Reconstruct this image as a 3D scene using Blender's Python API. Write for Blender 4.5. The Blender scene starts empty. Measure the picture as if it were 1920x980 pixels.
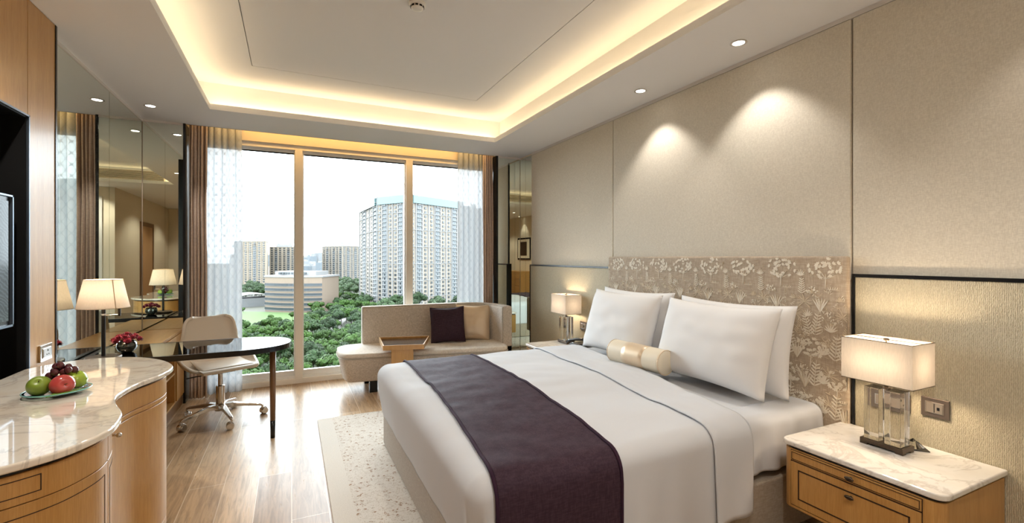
import bpy, bmesh, math, random
from mathutils import Vector, Matrix, noise

# ---------------------------------------------------------------- camera, sky, exposure
SC = bpy.context.scene
COL = SC.collection
PI = math.pi
random.seed(7)

cam_data = bpy.data.cameras.new('camera')
cam = bpy.data.objects.new('camera', cam_data)
COL.objects.link(cam)
cam_data.sensor_fit = 'HORIZONTAL'
cam_data.sensor_width = 36.0
cam_data.lens = 36.0 * 867.0 / 1920.0
cam_data.shift_y = -(490.0 - 482.6) / 1920.0
cam_data.clip_start = 0.05
cam_data.clip_end = 6000
cam.location = (0, 0, 1.42)
cam.rotation_euler = (PI / 2, 0, -math.radians(25.47))
SC.camera = cam

SC.view_settings.view_transform = 'Standard'
SC.view_settings.look = 'None'
SC.view_settings.exposure = 0.22
SC.view_settings.gamma = 1.0
SC.view_settings.use_curve_mapping = False
SC.cycles.max_bounces = 10
SC.cycles.diffuse_bounces = 5
SC.cycles.glossy_bounces = 6
SC.cycles.transmission_bounces = 8
SC.cycles.transparent_max_bounces = 16
SC.cycles.caustics_reflective = False
SC.cycles.caustics_refractive = False
SC.cycles.sample_clamp_indirect = 6.0
SC.cycles.use_denoising = True

SKY = 11.5
world = bpy.data.worlds.new('overcast_sky')
SC.world = world
world.use_nodes = True
wn = world.node_tree.nodes
wl = world.node_tree.links
wn.clear()
wo = wn.new('ShaderNodeOutputWorld')
wb = wn.new('ShaderNodeBackground')
wt = wn.new('ShaderNodeTexCoord')
ws = wn.new('ShaderNodeSeparateXYZ')
wr = wn.new('ShaderNodeValToRGB')
wr.color_ramp.elements[0].position = 0.0
wr.color_ramp.elements[0].color = (0.82, 0.91, 1.0, 1)
wr.color_ramp.elements[1].position = 0.6
wr.color_ramp.elements[1].color = (0.88, 0.94, 1.0, 1)
wb.inputs['Strength'].default_value = SKY
wl.new(wt.outputs['Generated'], ws.inputs[0])
wl.new(ws.outputs['Z'], wr.inputs[0])
wl.new(wr.outputs[0], wb.inputs['Color'])
wl.new(wb.outputs[0], wo.inputs['Surface'])

WARM = (1.0, 0.73, 0.40)
AMBER = (1.0, 0.60, 0.20)
SOFT = (1.0, 0.93, 0.85)


def area_light(name, loc, rot, sx, sy, power, color, spread=180):
    d = bpy.data.lights.new(name, 'AREA')
    d.shape = 'RECTANGLE'
    d.size, d.size_y = sx, sy
    d.energy = power
    d.color = color
    d.spread = math.radians(spread)
    o = bpy.data.objects.new(name, d)
    o.location = loc
    o.rotation_euler = rot
    COL.objects.link(o)
    return o


def spot_light(name, loc, power, color, angle=80, blend=0.6, radius=0.03, rot=(0, 0, 0)):
    d = bpy.data.lights.new(name, 'SPOT')
    d.energy = power
    d.color = color
    d.spot_size = math.radians(angle)
    d.spot_blend = blend
    d.shadow_soft_size = radius
    o = bpy.data.objects.new(name, d)
    o.location = loc
    o.rotation_euler = rot
    COL.objects.link(o)
    return o


def bulb(name, loc, power, color, radius=0.03):
    d = bpy.data.lights.new(name, 'POINT')
    d.energy = power
    d.color = color
    d.shadow_soft_size = radius
    o = bpy.data.objects.new(name, d)
    o.location = loc
    COL.objects.link(o)
    return o


# daylight sampling through the window opening
portal = area_light('window_daylight_portal', (0.7, 5.84, 1.33), (-PI / 2, 0, 0), 3.4, 2.6, 1, (1, 1, 1))
portal.data.cycles.is_portal = True

# cove strips: warm LED strips lying in the trough round the raised ceiling
CX0, CX1, CY0, CY1 = -0.65, 2.08, 0.80, 4.815     # opening in the lower ceiling
LZ, UZ = 2.725, 2.99
COVE = 4.2
tr = 0.05
area_light('cove_strip', (CX0 - tr, (CY0 + CY1) / 2, LZ + 0.035), (PI, 0, 0), 0.03, CY1 - CY0, COVE * 1.1, WARM)
area_light('cove_strip', (CX1 + tr, (CY0 + CY1) / 2, LZ + 0.035), (PI, 0, 0), 0.03, CY1 - CY0, COVE * 1.1, WARM)
area_light('cove_strip', ((CX0 + CX1) / 2, CY1 + tr, LZ + 0.035), (PI, 0, 0), CX1 - CX0, 0.03, COVE * 1.0, WARM)
area_light('cove_strip', ((CX0 + CX1) / 2, CY0 - tr, LZ + 0.035), (PI, 0, 0), CX1 - CX0, 0.03, COVE * 0.8, WARM)
# strip in the curtain pocket over the window
area_light('curtain_pocket_strip', (0.75, 5.50, 2.90), (math.radians(40), 0, 0), 3.1, 0.03, 7.0, AMBER)


# ---------------------------------------------------------------- mesh helpers
class MB:
    def __init__(self):
        self.v = []
        self.f = []

    def add(self, vs, fs):
        n = len(self.v)
        self.v += [tuple(p) for p in vs]
        self.f += [tuple(i + n for i in q) for q in fs]
        return self

    def box(self, x0, x1, y0, y1, z0, z1):
        return self.add([(x0, y0, z0), (x1, y0, z0), (x1, y1, z0), (x0, y1, z0),
                         (x0, y0, z1), (x1, y0, z1), (x1, y1, z1), (x0, y1, z1)],
                        [(0, 3, 2, 1), (4, 5, 6, 7), (0, 1, 5, 4), (1, 2, 6, 5), (2, 3, 7, 6), (3, 0, 4, 7)])

    def obox(self, c, sx, sy, sz, rz=0.0, rx=0.0, ry=0.0):
        m = Matrix.Translation(c) @ Matrix.Rotation(rz, 4, 'Z') @ Matrix.Rotation(ry, 4, 'Y') @ Matrix.Rotation(rx, 4, 'X')
        k = [(-1, -1, -1), (1, -1, -1), (1, 1, -1), (-1, 1, -1), (-1, -1, 1), (1, -1, 1), (1, 1, 1), (-1, 1, 1)]
        return self.add([m @ Vector((a * sx / 2, b * sy / 2, d * sz / 2)) for a, b, d in k],
                        [(0, 3, 2, 1), (4, 5, 6, 7), (0, 1, 5, 4), (1, 2, 6, 5), (2, 3, 7, 6), (3, 0, 4, 7)])

    def prism(self, poly, z0, z1):
        n = len(poly)
        vs = [(x, y, z0) for x, y in poly] + [(x, y, z1) for x, y in poly]
        fs = [tuple(reversed(range(n))), tuple(range(n, 2 * n))]
        fs += [(i, (i + 1) % n, n + (i + 1) % n, n + i) for i in range(n)]
        return self.add(vs, fs)

    def lathe(self, prof, c=(0, 0, 0), n=32, m=None):
        vs, fs = [], []
        for r, z in prof:
            for i in range(n):
                a = 2 * PI * i / n
                p = Vector((r * math.cos(a), r * math.sin(a), z))
                if m is not None:
                    p = m @ p
                vs.append((p.x + c[0], p.y + c[1], p.z + c[2]))
        for j in range(len(prof) - 1):
            for i in range(n):
                a, b = j * n + i, j * n + (i + 1) % n
                fs.append((a, b, b + n, a + n))
        k = len(prof)
        if prof[0][0] > 1e-6:
            fs.append(tuple(reversed(range(n))))
        if prof[-1][0] > 1e-6:
            fs.append(tuple(range((k - 1) * n, k * n)))
        return self.add(vs, fs)

    def tube(self, a, b, r0, r1=None, n=16):
        a, b = Vector(a), Vector(b)
        r1 = r0 if r1 is None else r1
        d = (b - a).normalized()
        up = Vector((0, 0, 1)) if abs(d.z) < 0.95 else Vector((1, 0, 0))
        e1 = d.cross(up).normalized()
        e2 = d.cross(e1)
        vs = []
        for p, r in ((a, r0), (b, r1)):
            for i in range(n):
                t = 2 * PI * i / n
                vs.append(p + e1 * math.cos(t) * r + e2 * math.sin(t) * r)
        fs = [(i, (i + 1) % n, n + (i + 1) % n, n + i) for i in range(n)]
        fs += [tuple(reversed(range(n))), tuple(range(n, 2 * n))]
        return self.add(vs, fs)

    def path(self, pts, r, n=8, closed=False):
        pts = [Vector(p) for p in pts]
        k = len(pts)
        vs, fs = [], []
        for i, p in enumerate(pts):
            if closed:
                d = (pts[(i + 1) % k] - pts[i - 1]).normalized()
            else:
                d = (pts[min(i + 1, k - 1)] - pts[max(i - 1, 0)]).normalized()
            up = Vector((0, 0, 1)) if abs(d.z) < 0.9 else Vector((1, 0, 0))
            e1 = d.cross(up).normalized()
            e2 = d.cross(e1)
            for j in range(n):
                t = 2 * PI * j / n
                vs.append(p + e1 * math.cos(t) * r + e2 * math.sin(t) * r)
        for i in range(k if closed else k - 1):
            for j in range(n):
                a, b = i * n + j, i * n + (j + 1) % n
                c2, d2 = ((i + 1) % k) * n + (j + 1) % n, ((i + 1) % k) * n + j
                fs.append((a, b, c2, d2))
        if not closed:
            fs += [tuple(reversed(range(n))), tuple(range((k - 1) * n, k * n))]
        return self.add(vs, fs)

    def ball(self, c, r, seg=16, rings=10, sx=1, sy=1, sz=1):
        prof = [(r * math.sin(PI * j / rings), -r * math.cos(PI * j / rings)) for j in range(rings + 1)]
        prof[0] = (1e-5, -r)
        prof[-1] = (1e-5, r)
        return self.lathe(prof, c, seg, Matrix.Diagonal((sx, sy, sz, 1)))

    def grid(self, fn, nu, nv, wrap=False):
        vs = [fn(i / nu, j / nv) for j in range(nv + 1) for i in range(nu + 1)]
        w = nu + 1
        fs = [(j * w + i, j * w + i + 1, (j + 1) * w + i + 1, (j + 1) * w + i) for j in range(nv) for i in range(nu)]
        return self.add(vs, fs)

    def build(self, name, mat, parent=None, smooth=False, bevel=0, seg=2, subsurf=0, solid=0, off=None):
        me = bpy.data.meshes.new(name)
        vs = self.v
        if off is None and parent is not None:
            off = root_of(parent).location if root_of(parent).get('_w', 0) else None
        if off is not None:
            vs = [(x - off[0], y - off[1], z - off[2]) for x, y, z in vs]
        me.from_pydata(vs, [], self.f)
        me.validate()
        me.update()
        if smooth:
            me.polygons.foreach_set('use_smooth', [True] * len(me.polygons))
        me.materials.append(mat)
        o = bpy.data.objects.new(name, me)
        COL.objects.link(o)
        if parent is not None:
            o.parent = parent
        if solid:
            s = o.modifiers.new('solid', 'SOLIDIFY')
            s.thickness = solid
            s.offset = 0
        if bevel:
            b = o.modifiers.new('bevel', 'BEVEL')
            b.width = bevel
            b.segments = seg
            b.limit_method = 'ANGLE'
            b.angle_limit = math.radians(40)
            b.harden_normals = False
        if subsurf:
            s = o.modifiers.new('sub', 'SUBSURF')
            s.levels = s.render_levels = subsurf
        return o


def root_of(o):
    while o.parent is not None:
        o = o.parent
    return o


def tag(o, label=None, cat=None, group=None, kind=None):
    if label:
        o['label'] = label
    if cat:
        o['category'] = cat
    if group:
        o['group'] = group
    if kind:
        o['kind'] = kind
    return o


def thing(name, label, cat, loc=(0, 0, 0), group=None, rz=0.0, world=True):
    """Empty at the thing's base. world=True: its parts are drawn in room coordinates."""
    o = bpy.data.objects.new(name, None)
    o.empty_display_size = 0.05
    COL.objects.link(o)
    o.location = loc
    o.rotation_euler = (0, 0, rz)
    if world:
        o['_w'] = 1
    return tag(o, label, cat, group)


def struct(name, mb, mat, label, cat, **k):
    o = mb.build(name, mat, **k)
    return tag(o, label, cat, kind='structure')


def copy_tree(o, parent=None):
    c = o.copy()
    COL.objects.link(c)
    c.parent = parent
    for ch in list(o.children):
        copy_tree(ch, c)
    return c


# ---------------------------------------------------------------- materials
def new_mat(name):
    m = bpy.data.materials.new(name)
    m.use_nodes = True
    nt = m.node_tree
    b = nt.nodes['Principled BSDF']
    return m, nt, b


def nd(nt, t, **k):
    n = nt.nodes.new(t)
    for a, v in k.items():
        if a in n.inputs:
            n.inputs[a].default_value = v
        else:
            setattr(n, a, v)
    return n


def ramp(nt, src, stops, mode='LINEAR'):
    r = nt.nodes.new('ShaderNodeValToRGB')
    r.color_ramp.interpolation = mode
    e = r.color_ramp.elements
    while len(e) < len(stops):
        e.new(0.5)
    for q, (p, c) in zip(e, stops):
        q.position = p
        q.color = (c[0], c[1], c[2], 1) if not isinstance(c, (int, float)) else (c, c, c, 1)
    nt.links.new(src, r.inputs[0])
    return r.outputs[0]


def coords(nt, scale=(1, 1, 1), rot=(0, 0, 0)):
    t = nt.nodes.new('ShaderNodeTexCoord')
    m = nt.nodes.new('ShaderNodeMapping')
    m.inputs['Scale'].default_value = scale
    m.inputs['Rotation'].default_value = rot
    nt.links.new(t.outputs['Object'], m.inputs['Vector'])
    return m.outputs[0]


def mixc(nt, fac, a, b, mode='MIX'):
    n = nt.nodes.new('ShaderNodeMix')
    n.data_type = 'RGBA'
    n.blend_type = mode
    for i, v in ((0, fac), (6, a), (7, b)):
        if isinstance(v, (int, float)):
            n.inputs[i].default_value = v
        elif isinstance(v, tuple):
            n.inputs[i].default_value = (v[0], v[1], v[2], 1)
        else:
            nt.links.new(v, n.inputs[i])
    return n.outputs[2]


def bump(nt, b, h, strength=0.2, dist=0.01):
    n = nt.nodes.new('ShaderNodeBump')
    n.inputs['Strength'].default_value = strength
    n.inputs['Distance'].default_value = dist
    nt.links.new(h, n.inputs['Height'])
    nt.links.new(n.outputs[0], b.inputs['Normal'])


def noise_tex(nt, vec, scale=5, detail=3, rough=0.5, dist=0.0):
    n = nt.nodes.new('ShaderNodeTexNoise')
    n.inputs['Scale'].default_value = scale
    n.inputs['Detail'].default_value = detail
    n.inputs['Roughness'].default_value = rough
    n.inputs['Distortion'].default_value = dist
    nt.links.new(vec, n.inputs['Vector'])
    return n.outputs['Fac']


def plain(name, col, rough=0.5, metal=0.0, spec=0.5, bmp=0.0, bscale=200, coat=0.0, var=0.0, sheen=0.0):
    m, nt, b = new_mat(name)
    b.inputs['Base Color'].default_value = (*col, 1)
    b.inputs['Roughness'].default_value = rough
    b.inputs['Metallic'].default_value = metal
    b.inputs['Specular IOR Level'].default_value = spec
    b.inputs['Coat Weight'].default_value = coat
    b.inputs['Sheen Weight'].default_value = sheen
    v = coords(nt)
    if var:
        f = noise_tex(nt, v, 3.0, 4)
        nt.links.new(mixc(nt, f, tuple(c * (1 - var) for c in col), tuple(min(1, c * (1 + var)) for c in col)), b.inputs['Base Color'])
    if bmp:
        bump(nt, b, noise_tex(nt, v, bscale, 2), bmp, 0.002)
    return m


def wood(name, c0, c1, axis='Z', rough=0.35, coat=0.15, scale=1.0):
    m, nt, b = new_mat(name)
    s = {'X': (1.5, 30, 30), 'Y': (30, 1.5, 30), 'Z': (30, 30, 1.5)}[axis]
    v = coords(nt, tuple(k * scale for k in s))
    f1 = noise_tex(nt, v, 4.0, 6, 0.65, 0.3)
    f2 = noise_tex(nt, coords(nt, tuple(k * scale * 0.12 for k in s)), 4.0, 3)
    a = ramp(nt, f1, [(0.3, c0), (0.7, c1)])
    c = mixc(nt, 0.35, a, ramp(nt, f2, [(0.3, c0), (0.7, c1)]))
    nt.links.new(c, b.inputs['Base Color'])
    b.inputs['Roughness'].default_value = rough
    b.inputs['Coat Weight'].default_value = coat
    b.inputs['Coat Roughness'].default_value = 0.15
    bump(nt, b, f1, 0.08, 0.002)
    return m


def weave(name, c0, c1, rough=0.85, scale=260, strength=0.35, sheen=0.2):
    m, nt, b = new_mat(name)
    v1 = coords(nt, (1, 1, 0.18))
    v2 = coords(nt, (0.18, 0.18, 1))
    a = noise_tex(nt, v1, scale, 2)
    c = noise_tex(nt, v2, scale, 2)
    mx = nt.nodes.new('ShaderNodeMath')
    mx.operation = 'MULTIPLY'
    nt.links.new(a, mx.inputs[0])
    nt.links.new(c, mx.inputs[1])
    col = ramp(nt, mx.outputs[0], [(0.14, c0), (0.36, c1)])
    nt.links.new(col, b.inputs['Base Color'])
    b.inputs['Roughness'].default_value = rough
    b.inputs['Sheen Weight'].default_value = sheen
    b.inputs['Specular IOR Level'].default_value = 0.2
    bump(nt, b, mx.outputs[0], strength, 0.003)
    return m


def marble(name, scale=1.0, base=(0.85, 0.78, 0.67), warm=(0.70, 0.53, 0.34)):
    m, nt, b = new_mat(name)
    v = coords(nt, (scale, scale, scale), (0.3, 0.2, 0.6))
    n1 = noise_tex(nt, v, 1.6, 8, 0.62, 1.4)
    vein = ramp(nt, n1, [(0.465, 0.0), (0.495, 1.0), (0.505, 1.0), (0.53, 0.0)])
    n2 = noise_tex(nt, v, 3.2, 6, 0.55, 0.8)
    cloud = ramp(nt, n2, [(0.42, 0.0), (0.72, 1.0)])
    c = mixc(nt, 0.0, base, warm)
    mm = nt.nodes.new('ShaderNodeMath')
    mm.operation = 'MULTIPLY'
    mm.inputs[1].default_value = 0.42
    nt.links.new(cloud, mm.inputs[0])
    c = mixc(nt, mm.outputs[0], base, warm)
    mv = nt.nodes.new('ShaderNodeMath')
    mv.operation = 'MULTIPLY'
    mv.inputs[1].default_value = 0.38
    nt.links.new(vein, mv.inputs[0])
    c = mixc(nt, mv.outputs[0], c, (0.36, 0.31, 0.27))
    nt.links.new(c, b.inputs['Base Color'])
    b.inputs['Roughness'].default_value = 0.07
    b.inputs['Specular IOR Level'].default_value = 0.6
    b.inputs['Coat Weight'].default_value = 0.5
    b.inputs['Coat Roughness'].default_value = 0.02
    return m


def glass_pane(name, tint=(1, 1, 1), ior=1.45, rough=0.0, extra=0.0):
    m = bpy.data.materials.new(name)
    m.use_nodes = True
    nt = m.node_tree
    nt.nodes.clear()
    o = nt.nodes.new('ShaderNodeOutputMaterial')
    t = nt.nodes.new('ShaderNodeBsdfTransparent')
    t.inputs[0].default_value = (*tint, 1)
    g = nt.nodes.new('ShaderNodeBsdfGlossy')
    g.inputs['Roughness'].default_value = rough
    f = nt.nodes.new('ShaderNodeFresnel')
    f.inputs[0].default_value = ior
    mx = nt.nodes.new('ShaderNodeMixShader')
    if extra:
        ad = nt.nodes.new('ShaderNodeMath')
        ad.operation = 'ADD'
        ad.use_clamp = True
        ad.inputs[1].default_value = extra
        nt.links.new(f.outputs[0], ad.inputs[0])
        nt.links.new(ad.outputs[0], mx.inputs[0])
    else:
        nt.links.new(f.outputs[0], mx.inputs[0])
    nt.links.new(t.outputs[0], mx.inputs[1])
    nt.links.new(g.outputs[0], mx.inputs[2])
    nt.links.new(mx.outputs[0], o.inputs[0])
    return m


def real_glass(name, col=(1, 1, 1), ior=1.5):
    m, nt, b = new_mat(name)
    b.inputs['Base Color'].default_value = (*col, 1)
    b.inputs['Transmission Weight'].default_value = 1.0
    b.inputs['Roughness'].default_value = 0.0
    b.inputs['IOR'].default_value = ior
    return m


def shade_mat(name, col=(0.55, 0.49, 0.42), trans=0.12):
    m = bpy.data.materials.new(name)
    m.use_nodes = True
    nt = m.node_tree
    nt.nodes.clear()
    o = nt.nodes.new('ShaderNodeOutputMaterial')
    d = nt.nodes.new('ShaderNodeBsdfDiffuse')
    t = nt.nodes.new('ShaderNodeBsdfTranslucent')
    v = coords(nt, (1, 1, 0.15))
    f = noise_tex(nt, v, 220, 2)
    c = ramp(nt, f, [(0.3, tuple(k * 0.9 for k in col)), (0.7, col)])
    nt.links.new(c, d.inputs[0])
    nt.links.new(c, t.inputs[0])
    mx = nt.nodes.new('ShaderNodeMixShader')
    mx.inputs[0].default_value = trans
    nt.links.new(d.outputs[0], mx.inputs[1])
    nt.links.new(t.outputs[0], mx.inputs[2])
    nt.links.new(mx.outputs[0], o.inputs[0])
    return m


def emit(name, col, strength):
    m, nt, b = new_mat(name)
    b.inputs['Base Color'].default_value = (*col, 1)
    b.inputs['Emission Color'].default_value = (*col, 1)
    b.inputs['Emission Strength'].default_value = strength
    return m


M = {}
M['plaster'] = plain('white_plaster', (0.74, 0.71, 0.68), 0.8, spec=0.2)
M['plaster_warm'] = plain('cream_plaster', (0.72, 0.63, 0.50), 0.8, spec=0.2, var=0.03)
M['ceiling'] = plain('ceiling_paint', (0.82, 0.82, 0.83), 0.75, spec=0.25)
M['fabric_wall'] = weave('wall_fabric', (0.60, 0.55, 0.46), (0.71, 0.66, 0.56), 0.9, 330, 0.15, 0.0)
M['oak'] = wood('oak_veneer', (0.41, 0.205, 0.055), (0.60, 0.34, 0.115), 'Z', 0.33, 0.12, 2.2)
M['oak_h'] = wood('oak_veneer_flat', (0.43, 0.22, 0.06), (0.62, 0.36, 0.125), 'Y', 0.3, 0.15, 2.0)
M['oak_pale'] = wood('pale_oak', (0.44, 0.24, 0.11), (0.58, 0.35, 0.18), 'Z', 0.3, 0.2, 2.4)
M['walnut'] = wood('dark_walnut', (0.12, 0.055, 0.022), (0.22, 0.11, 0.045), 'Z', 0.3, 0.2)
M['groove'] = plain('dark_groove', (0.035, 0.014, 0.006), 0.6)
M['black'] = plain('black_lacquer', (0.008, 0.008, 0.009), 0.25, spec=0.4)
M['black_matte'] = plain('black_matte', (0.006, 0.006, 0.006), 0.6, spec=0.15)
M['black_metal'] = plain('black_metal', (0.02, 0.018, 0.016), 0.35, 0.6)
M['bronze'] = plain('dark_bronze', (0.10, 0.075, 0.055), 0.35, 0.9)
M['chrome'] = plain('chrome', (0.80, 0.77, 0.73), 0.12, 1.0)
M['steel'] = plain('brushed_steel', (0.58, 0.54, 0.50), 0.16, 1.0)
M['bluesteel'] = plain('blue_grey_metal', (0.16, 0.20, 0.25), 0.3, 0.8)
M['white_metal'] = plain('white_window_metal', (0.78, 0.76, 0.72), 0.35, spec=0.4)
M['frame_face'] = plain('cream_window_face', (0.84, 0.78, 0.69), 0.45, spec=0.3)
M['mirror'] = plain('mirror_silver', (0.83, 0.87, 0.80), 0.0, 1.0)
M['linen'] = plain('white_linen', (0.575, 0.59, 0.62), 0.9, spec=0.15, bmp=0.05, bscale=500, sheen=0.1)
M['pillow_linen'] = plain('pillow_cotton', (0.76, 0.75, 0.745), 0.9, spec=0.15, bmp=0.05, bscale=500, sheen=0.1)
M['base_fabric'] = weave('bed_base_fabric', (0.30, 0.25, 0.19), (0.38, 0.32, 0.25), 0.9, 200, 0.2)
M['sofa'] = weave('sofa_tweed', (0.52, 0.455, 0.385), (0.77, 0.70, 0.62), 0.9, 230, 0.3, 0.15)
M['sofa_seat'] = weave('sofa_seat_tweed', (0.62, 0.55, 0.47), (0.80, 0.74, 0.66), 0.9, 230, 0.3, 0.15)
M['piping'] = plain('sofa_piping', (0.50, 0.44, 0.37), 0.7)
M['purple'] = weave('plum_silk', (0.031, 0.015, 0.026), (0.050, 0.027, 0.041), 0.72, 160, 0.12, 0.0)
M['purple_dark'] = plain('plum_trim', (0.032, 0.013, 0.028), 0.8, spec=0.15)
M['gold_silk'] = plain('champagne_silk', (0.74, 0.59, 0.42), 0.36, 0.35, bmp=0.08, bscale=60)
M['cream_silk'] = plain('cream_silk', (0.74, 0.66, 0.52), 0.45, bmp=0.05, bscale=90)
M['drape'] = weave('brown_drape', (0.52, 0.39, 0.31), (0.64, 0.50, 0.41), 0.8, 180, 0.2, 0.3)
M['leather'] = plain('taupe_leather', (0.66, 0.58, 0.48), 0.38, spec=0.4, bmp=0.06, bscale=400)
M['marble'] = marble('cream_marble', 1.7)
M['marble_w'] = marble('white_marble', 1.9, (0.84, 0.81, 0.76), (0.68, 0.60, 0.50))
M['window_glass'] = glass_pane('window_glass', (0.97, 0.99, 0.98), 1.25)
M['desk_glass'] = glass_pane('smoked_desk_glass', (0.30, 0.28, 0.26), 1.55, 0.0, 0.05)
M['plate_glass'] = glass_pane('plate_glass', (0.90, 0.97, 0.95), 1.5, 0.02, 0.10)
M['plate_rim'] = plain('teal_glass_rim', (0.22, 0.55, 0.50), 0.1, coat=0.5)
M['crystal'] = real_glass('lamp_crystal', (1.0, 0.99, 0.97), 1.5)
M['dark_bowl'] = plain('dark_glass_bowl', (0.025, 0.028, 0.02), 0.05, spec=0.8, coat=1.0)
M['shade'] = shade_mat('lamp_linen')
M['shade_trim'] = plain('shade_trim', (0.55, 0.42, 0.28), 0.6)
M['downlight'] = emit('downlight_disc', (1.0, 0.93, 0.82), 14.0)
M['petal'] = plain('red_petals', (0.19, 0.008, 0.025), 0.6, var=0.4)
M['apple_green'] = plain('green_apple', (0.33, 0.46, 0.045), 0.22, coat=0.4, var=0.15)
M['guava'] = plain('green_guava', (0.24, 0.34, 0.04), 0.35, coat=0.2, var=0.25, bmp=0.2, bscale=40)
M['apple_red'] = plain('red_apple', (0.52, 0.07, 0.06), 0.22, coat=0.4, var=0.3)
M['grape'] = plain('red_grape', (0.09, 0.018, 0.022), 0.15, coat=0.5, var=0.3)
M['leaf_g'] = plain('fruit_leaf', (0.16, 0.30, 0.03), 0.4)
M['stem'] = plain('stalk', (0.10, 0.06, 0.02), 0.7)
M['socket'] = plain('socket_white', (0.62, 0.62, 0.62), 0.3, 0.2)
M['socket_dark'] = plain('socket_dark', (0.16, 0.13, 0.11), 0.3, 0.6)
M['socket_face'] = plain('socket_face', (0.30, 0.26, 0.22), 0.35, 0.5)


def floor_mat():
    m, nt, b = new_mat('oak_plank_floor')
    t = nt.nodes.new('ShaderNodeTexCoord')
    sp = nt.nodes.new('ShaderNodeSeparateXYZ')
    cb = nt.nodes.new('ShaderNodeCombineXYZ')
    nt.links.new(t.outputs['Object'], sp.inputs[0])
    nt.links.new(sp.outputs['Y'], cb.inputs['X'])
    nt.links.new(sp.outputs['X'], cb.inputs['Y'])
    br = nt.nodes.new('ShaderNodeTexBrick')
    br.offset = 0.37
    br.inputs['Color1'].default_value = (0, 0, 0, 1)
    br.inputs['Color2'].default_value = (1, 1, 1, 1)
    br.inputs['Mortar'].default_value = (0.5, 0.5, 0.5, 1)
    br.inputs['Scale'].default_value = 1.0
    br.inputs['Mortar Size'].default_value = 0.0022
    br.inputs['Mortar Smooth'].default_value = 0.1
    br.inputs['Brick Width'].default_value = 1.7
    br.inputs['Row Height'].default_value = 0.19
    nt.links.new(cb.outputs[0], br.inputs['Vector'])
    tone = ramp(nt, br.outputs['Color'], [(0.0, (0.30, 0.18, 0.090)), (0.5, (0.43, 0.285, 0.16)), (1.0, (0.54, 0.385, 0.24))])
    v = coords(nt, (14, 1.1, 14))
    g = noise_tex(nt, v, 3.5, 7, 0.6, 0.9)
    grain = ramp(nt, g, [(0.28, 0.62), (0.6, 1.1)])
    c = mixc(nt, 1.0, tone, grain, 'MULTIPLY')
    k = noise_tex(nt, coords(nt, (3.0, 1.4, 3)), 2.6, 4, 0.6, 1.0)
    kn = ramp(nt, k, [(0.25, 0.70), (0.40, 1.0)])
    c = mixc(nt, 1.0, c, kn, 'MULTIPLY')
    c = mixc(nt, br.outputs['Fac'], c, (0.66, 0.55, 0.42))
    nt.links.new(c, b.inputs['Base Color'])
    r = ramp(nt, g, [(0.3, 0.36), (0.7, 0.26)])
    nt.links.new(r, b.inputs['Roughness'])
    b.inputs['Specular IOR Level'].default_value = 0.22
    b.inputs['Coat Weight'].default_value = 0.0
    b.inputs['Coat Roughness'].default_value = 0.18
    bump(nt, b, g, 0.06, 0.003)
    return m


def ripple_mat():
    """embossed dado fabric: short raised ripples"""
    m, nt, b = new_mat('embossed_dado_fabric')
    v = coords(nt, (1, 1, 0.32))
    w = nt.nodes.new('ShaderNodeTexWave')
    w.bands_direction = 'Y'
    w.inputs['Scale'].default_value = 48
    w.inputs['Distortion'].default_value = 5.0
    w.inputs['Detail'].default_value = 1.0
    w.inputs['Detail Scale'].default_value = 5.0
    nt.links.new(v, w.inputs['Vector'])
    c = ramp(nt, w.outputs['Fac'], [(0.0, (0.46, 0.405, 0.28)), (1.0, (0.62, 0.56, 0.41))])
    nt.links.new(c, b.inputs['Base Color'])
    b.inputs['Roughness'].default_value = 0.55
    bump(nt, b, w.outputs['Fac'], 0.55, 0.004)
    return m


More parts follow.
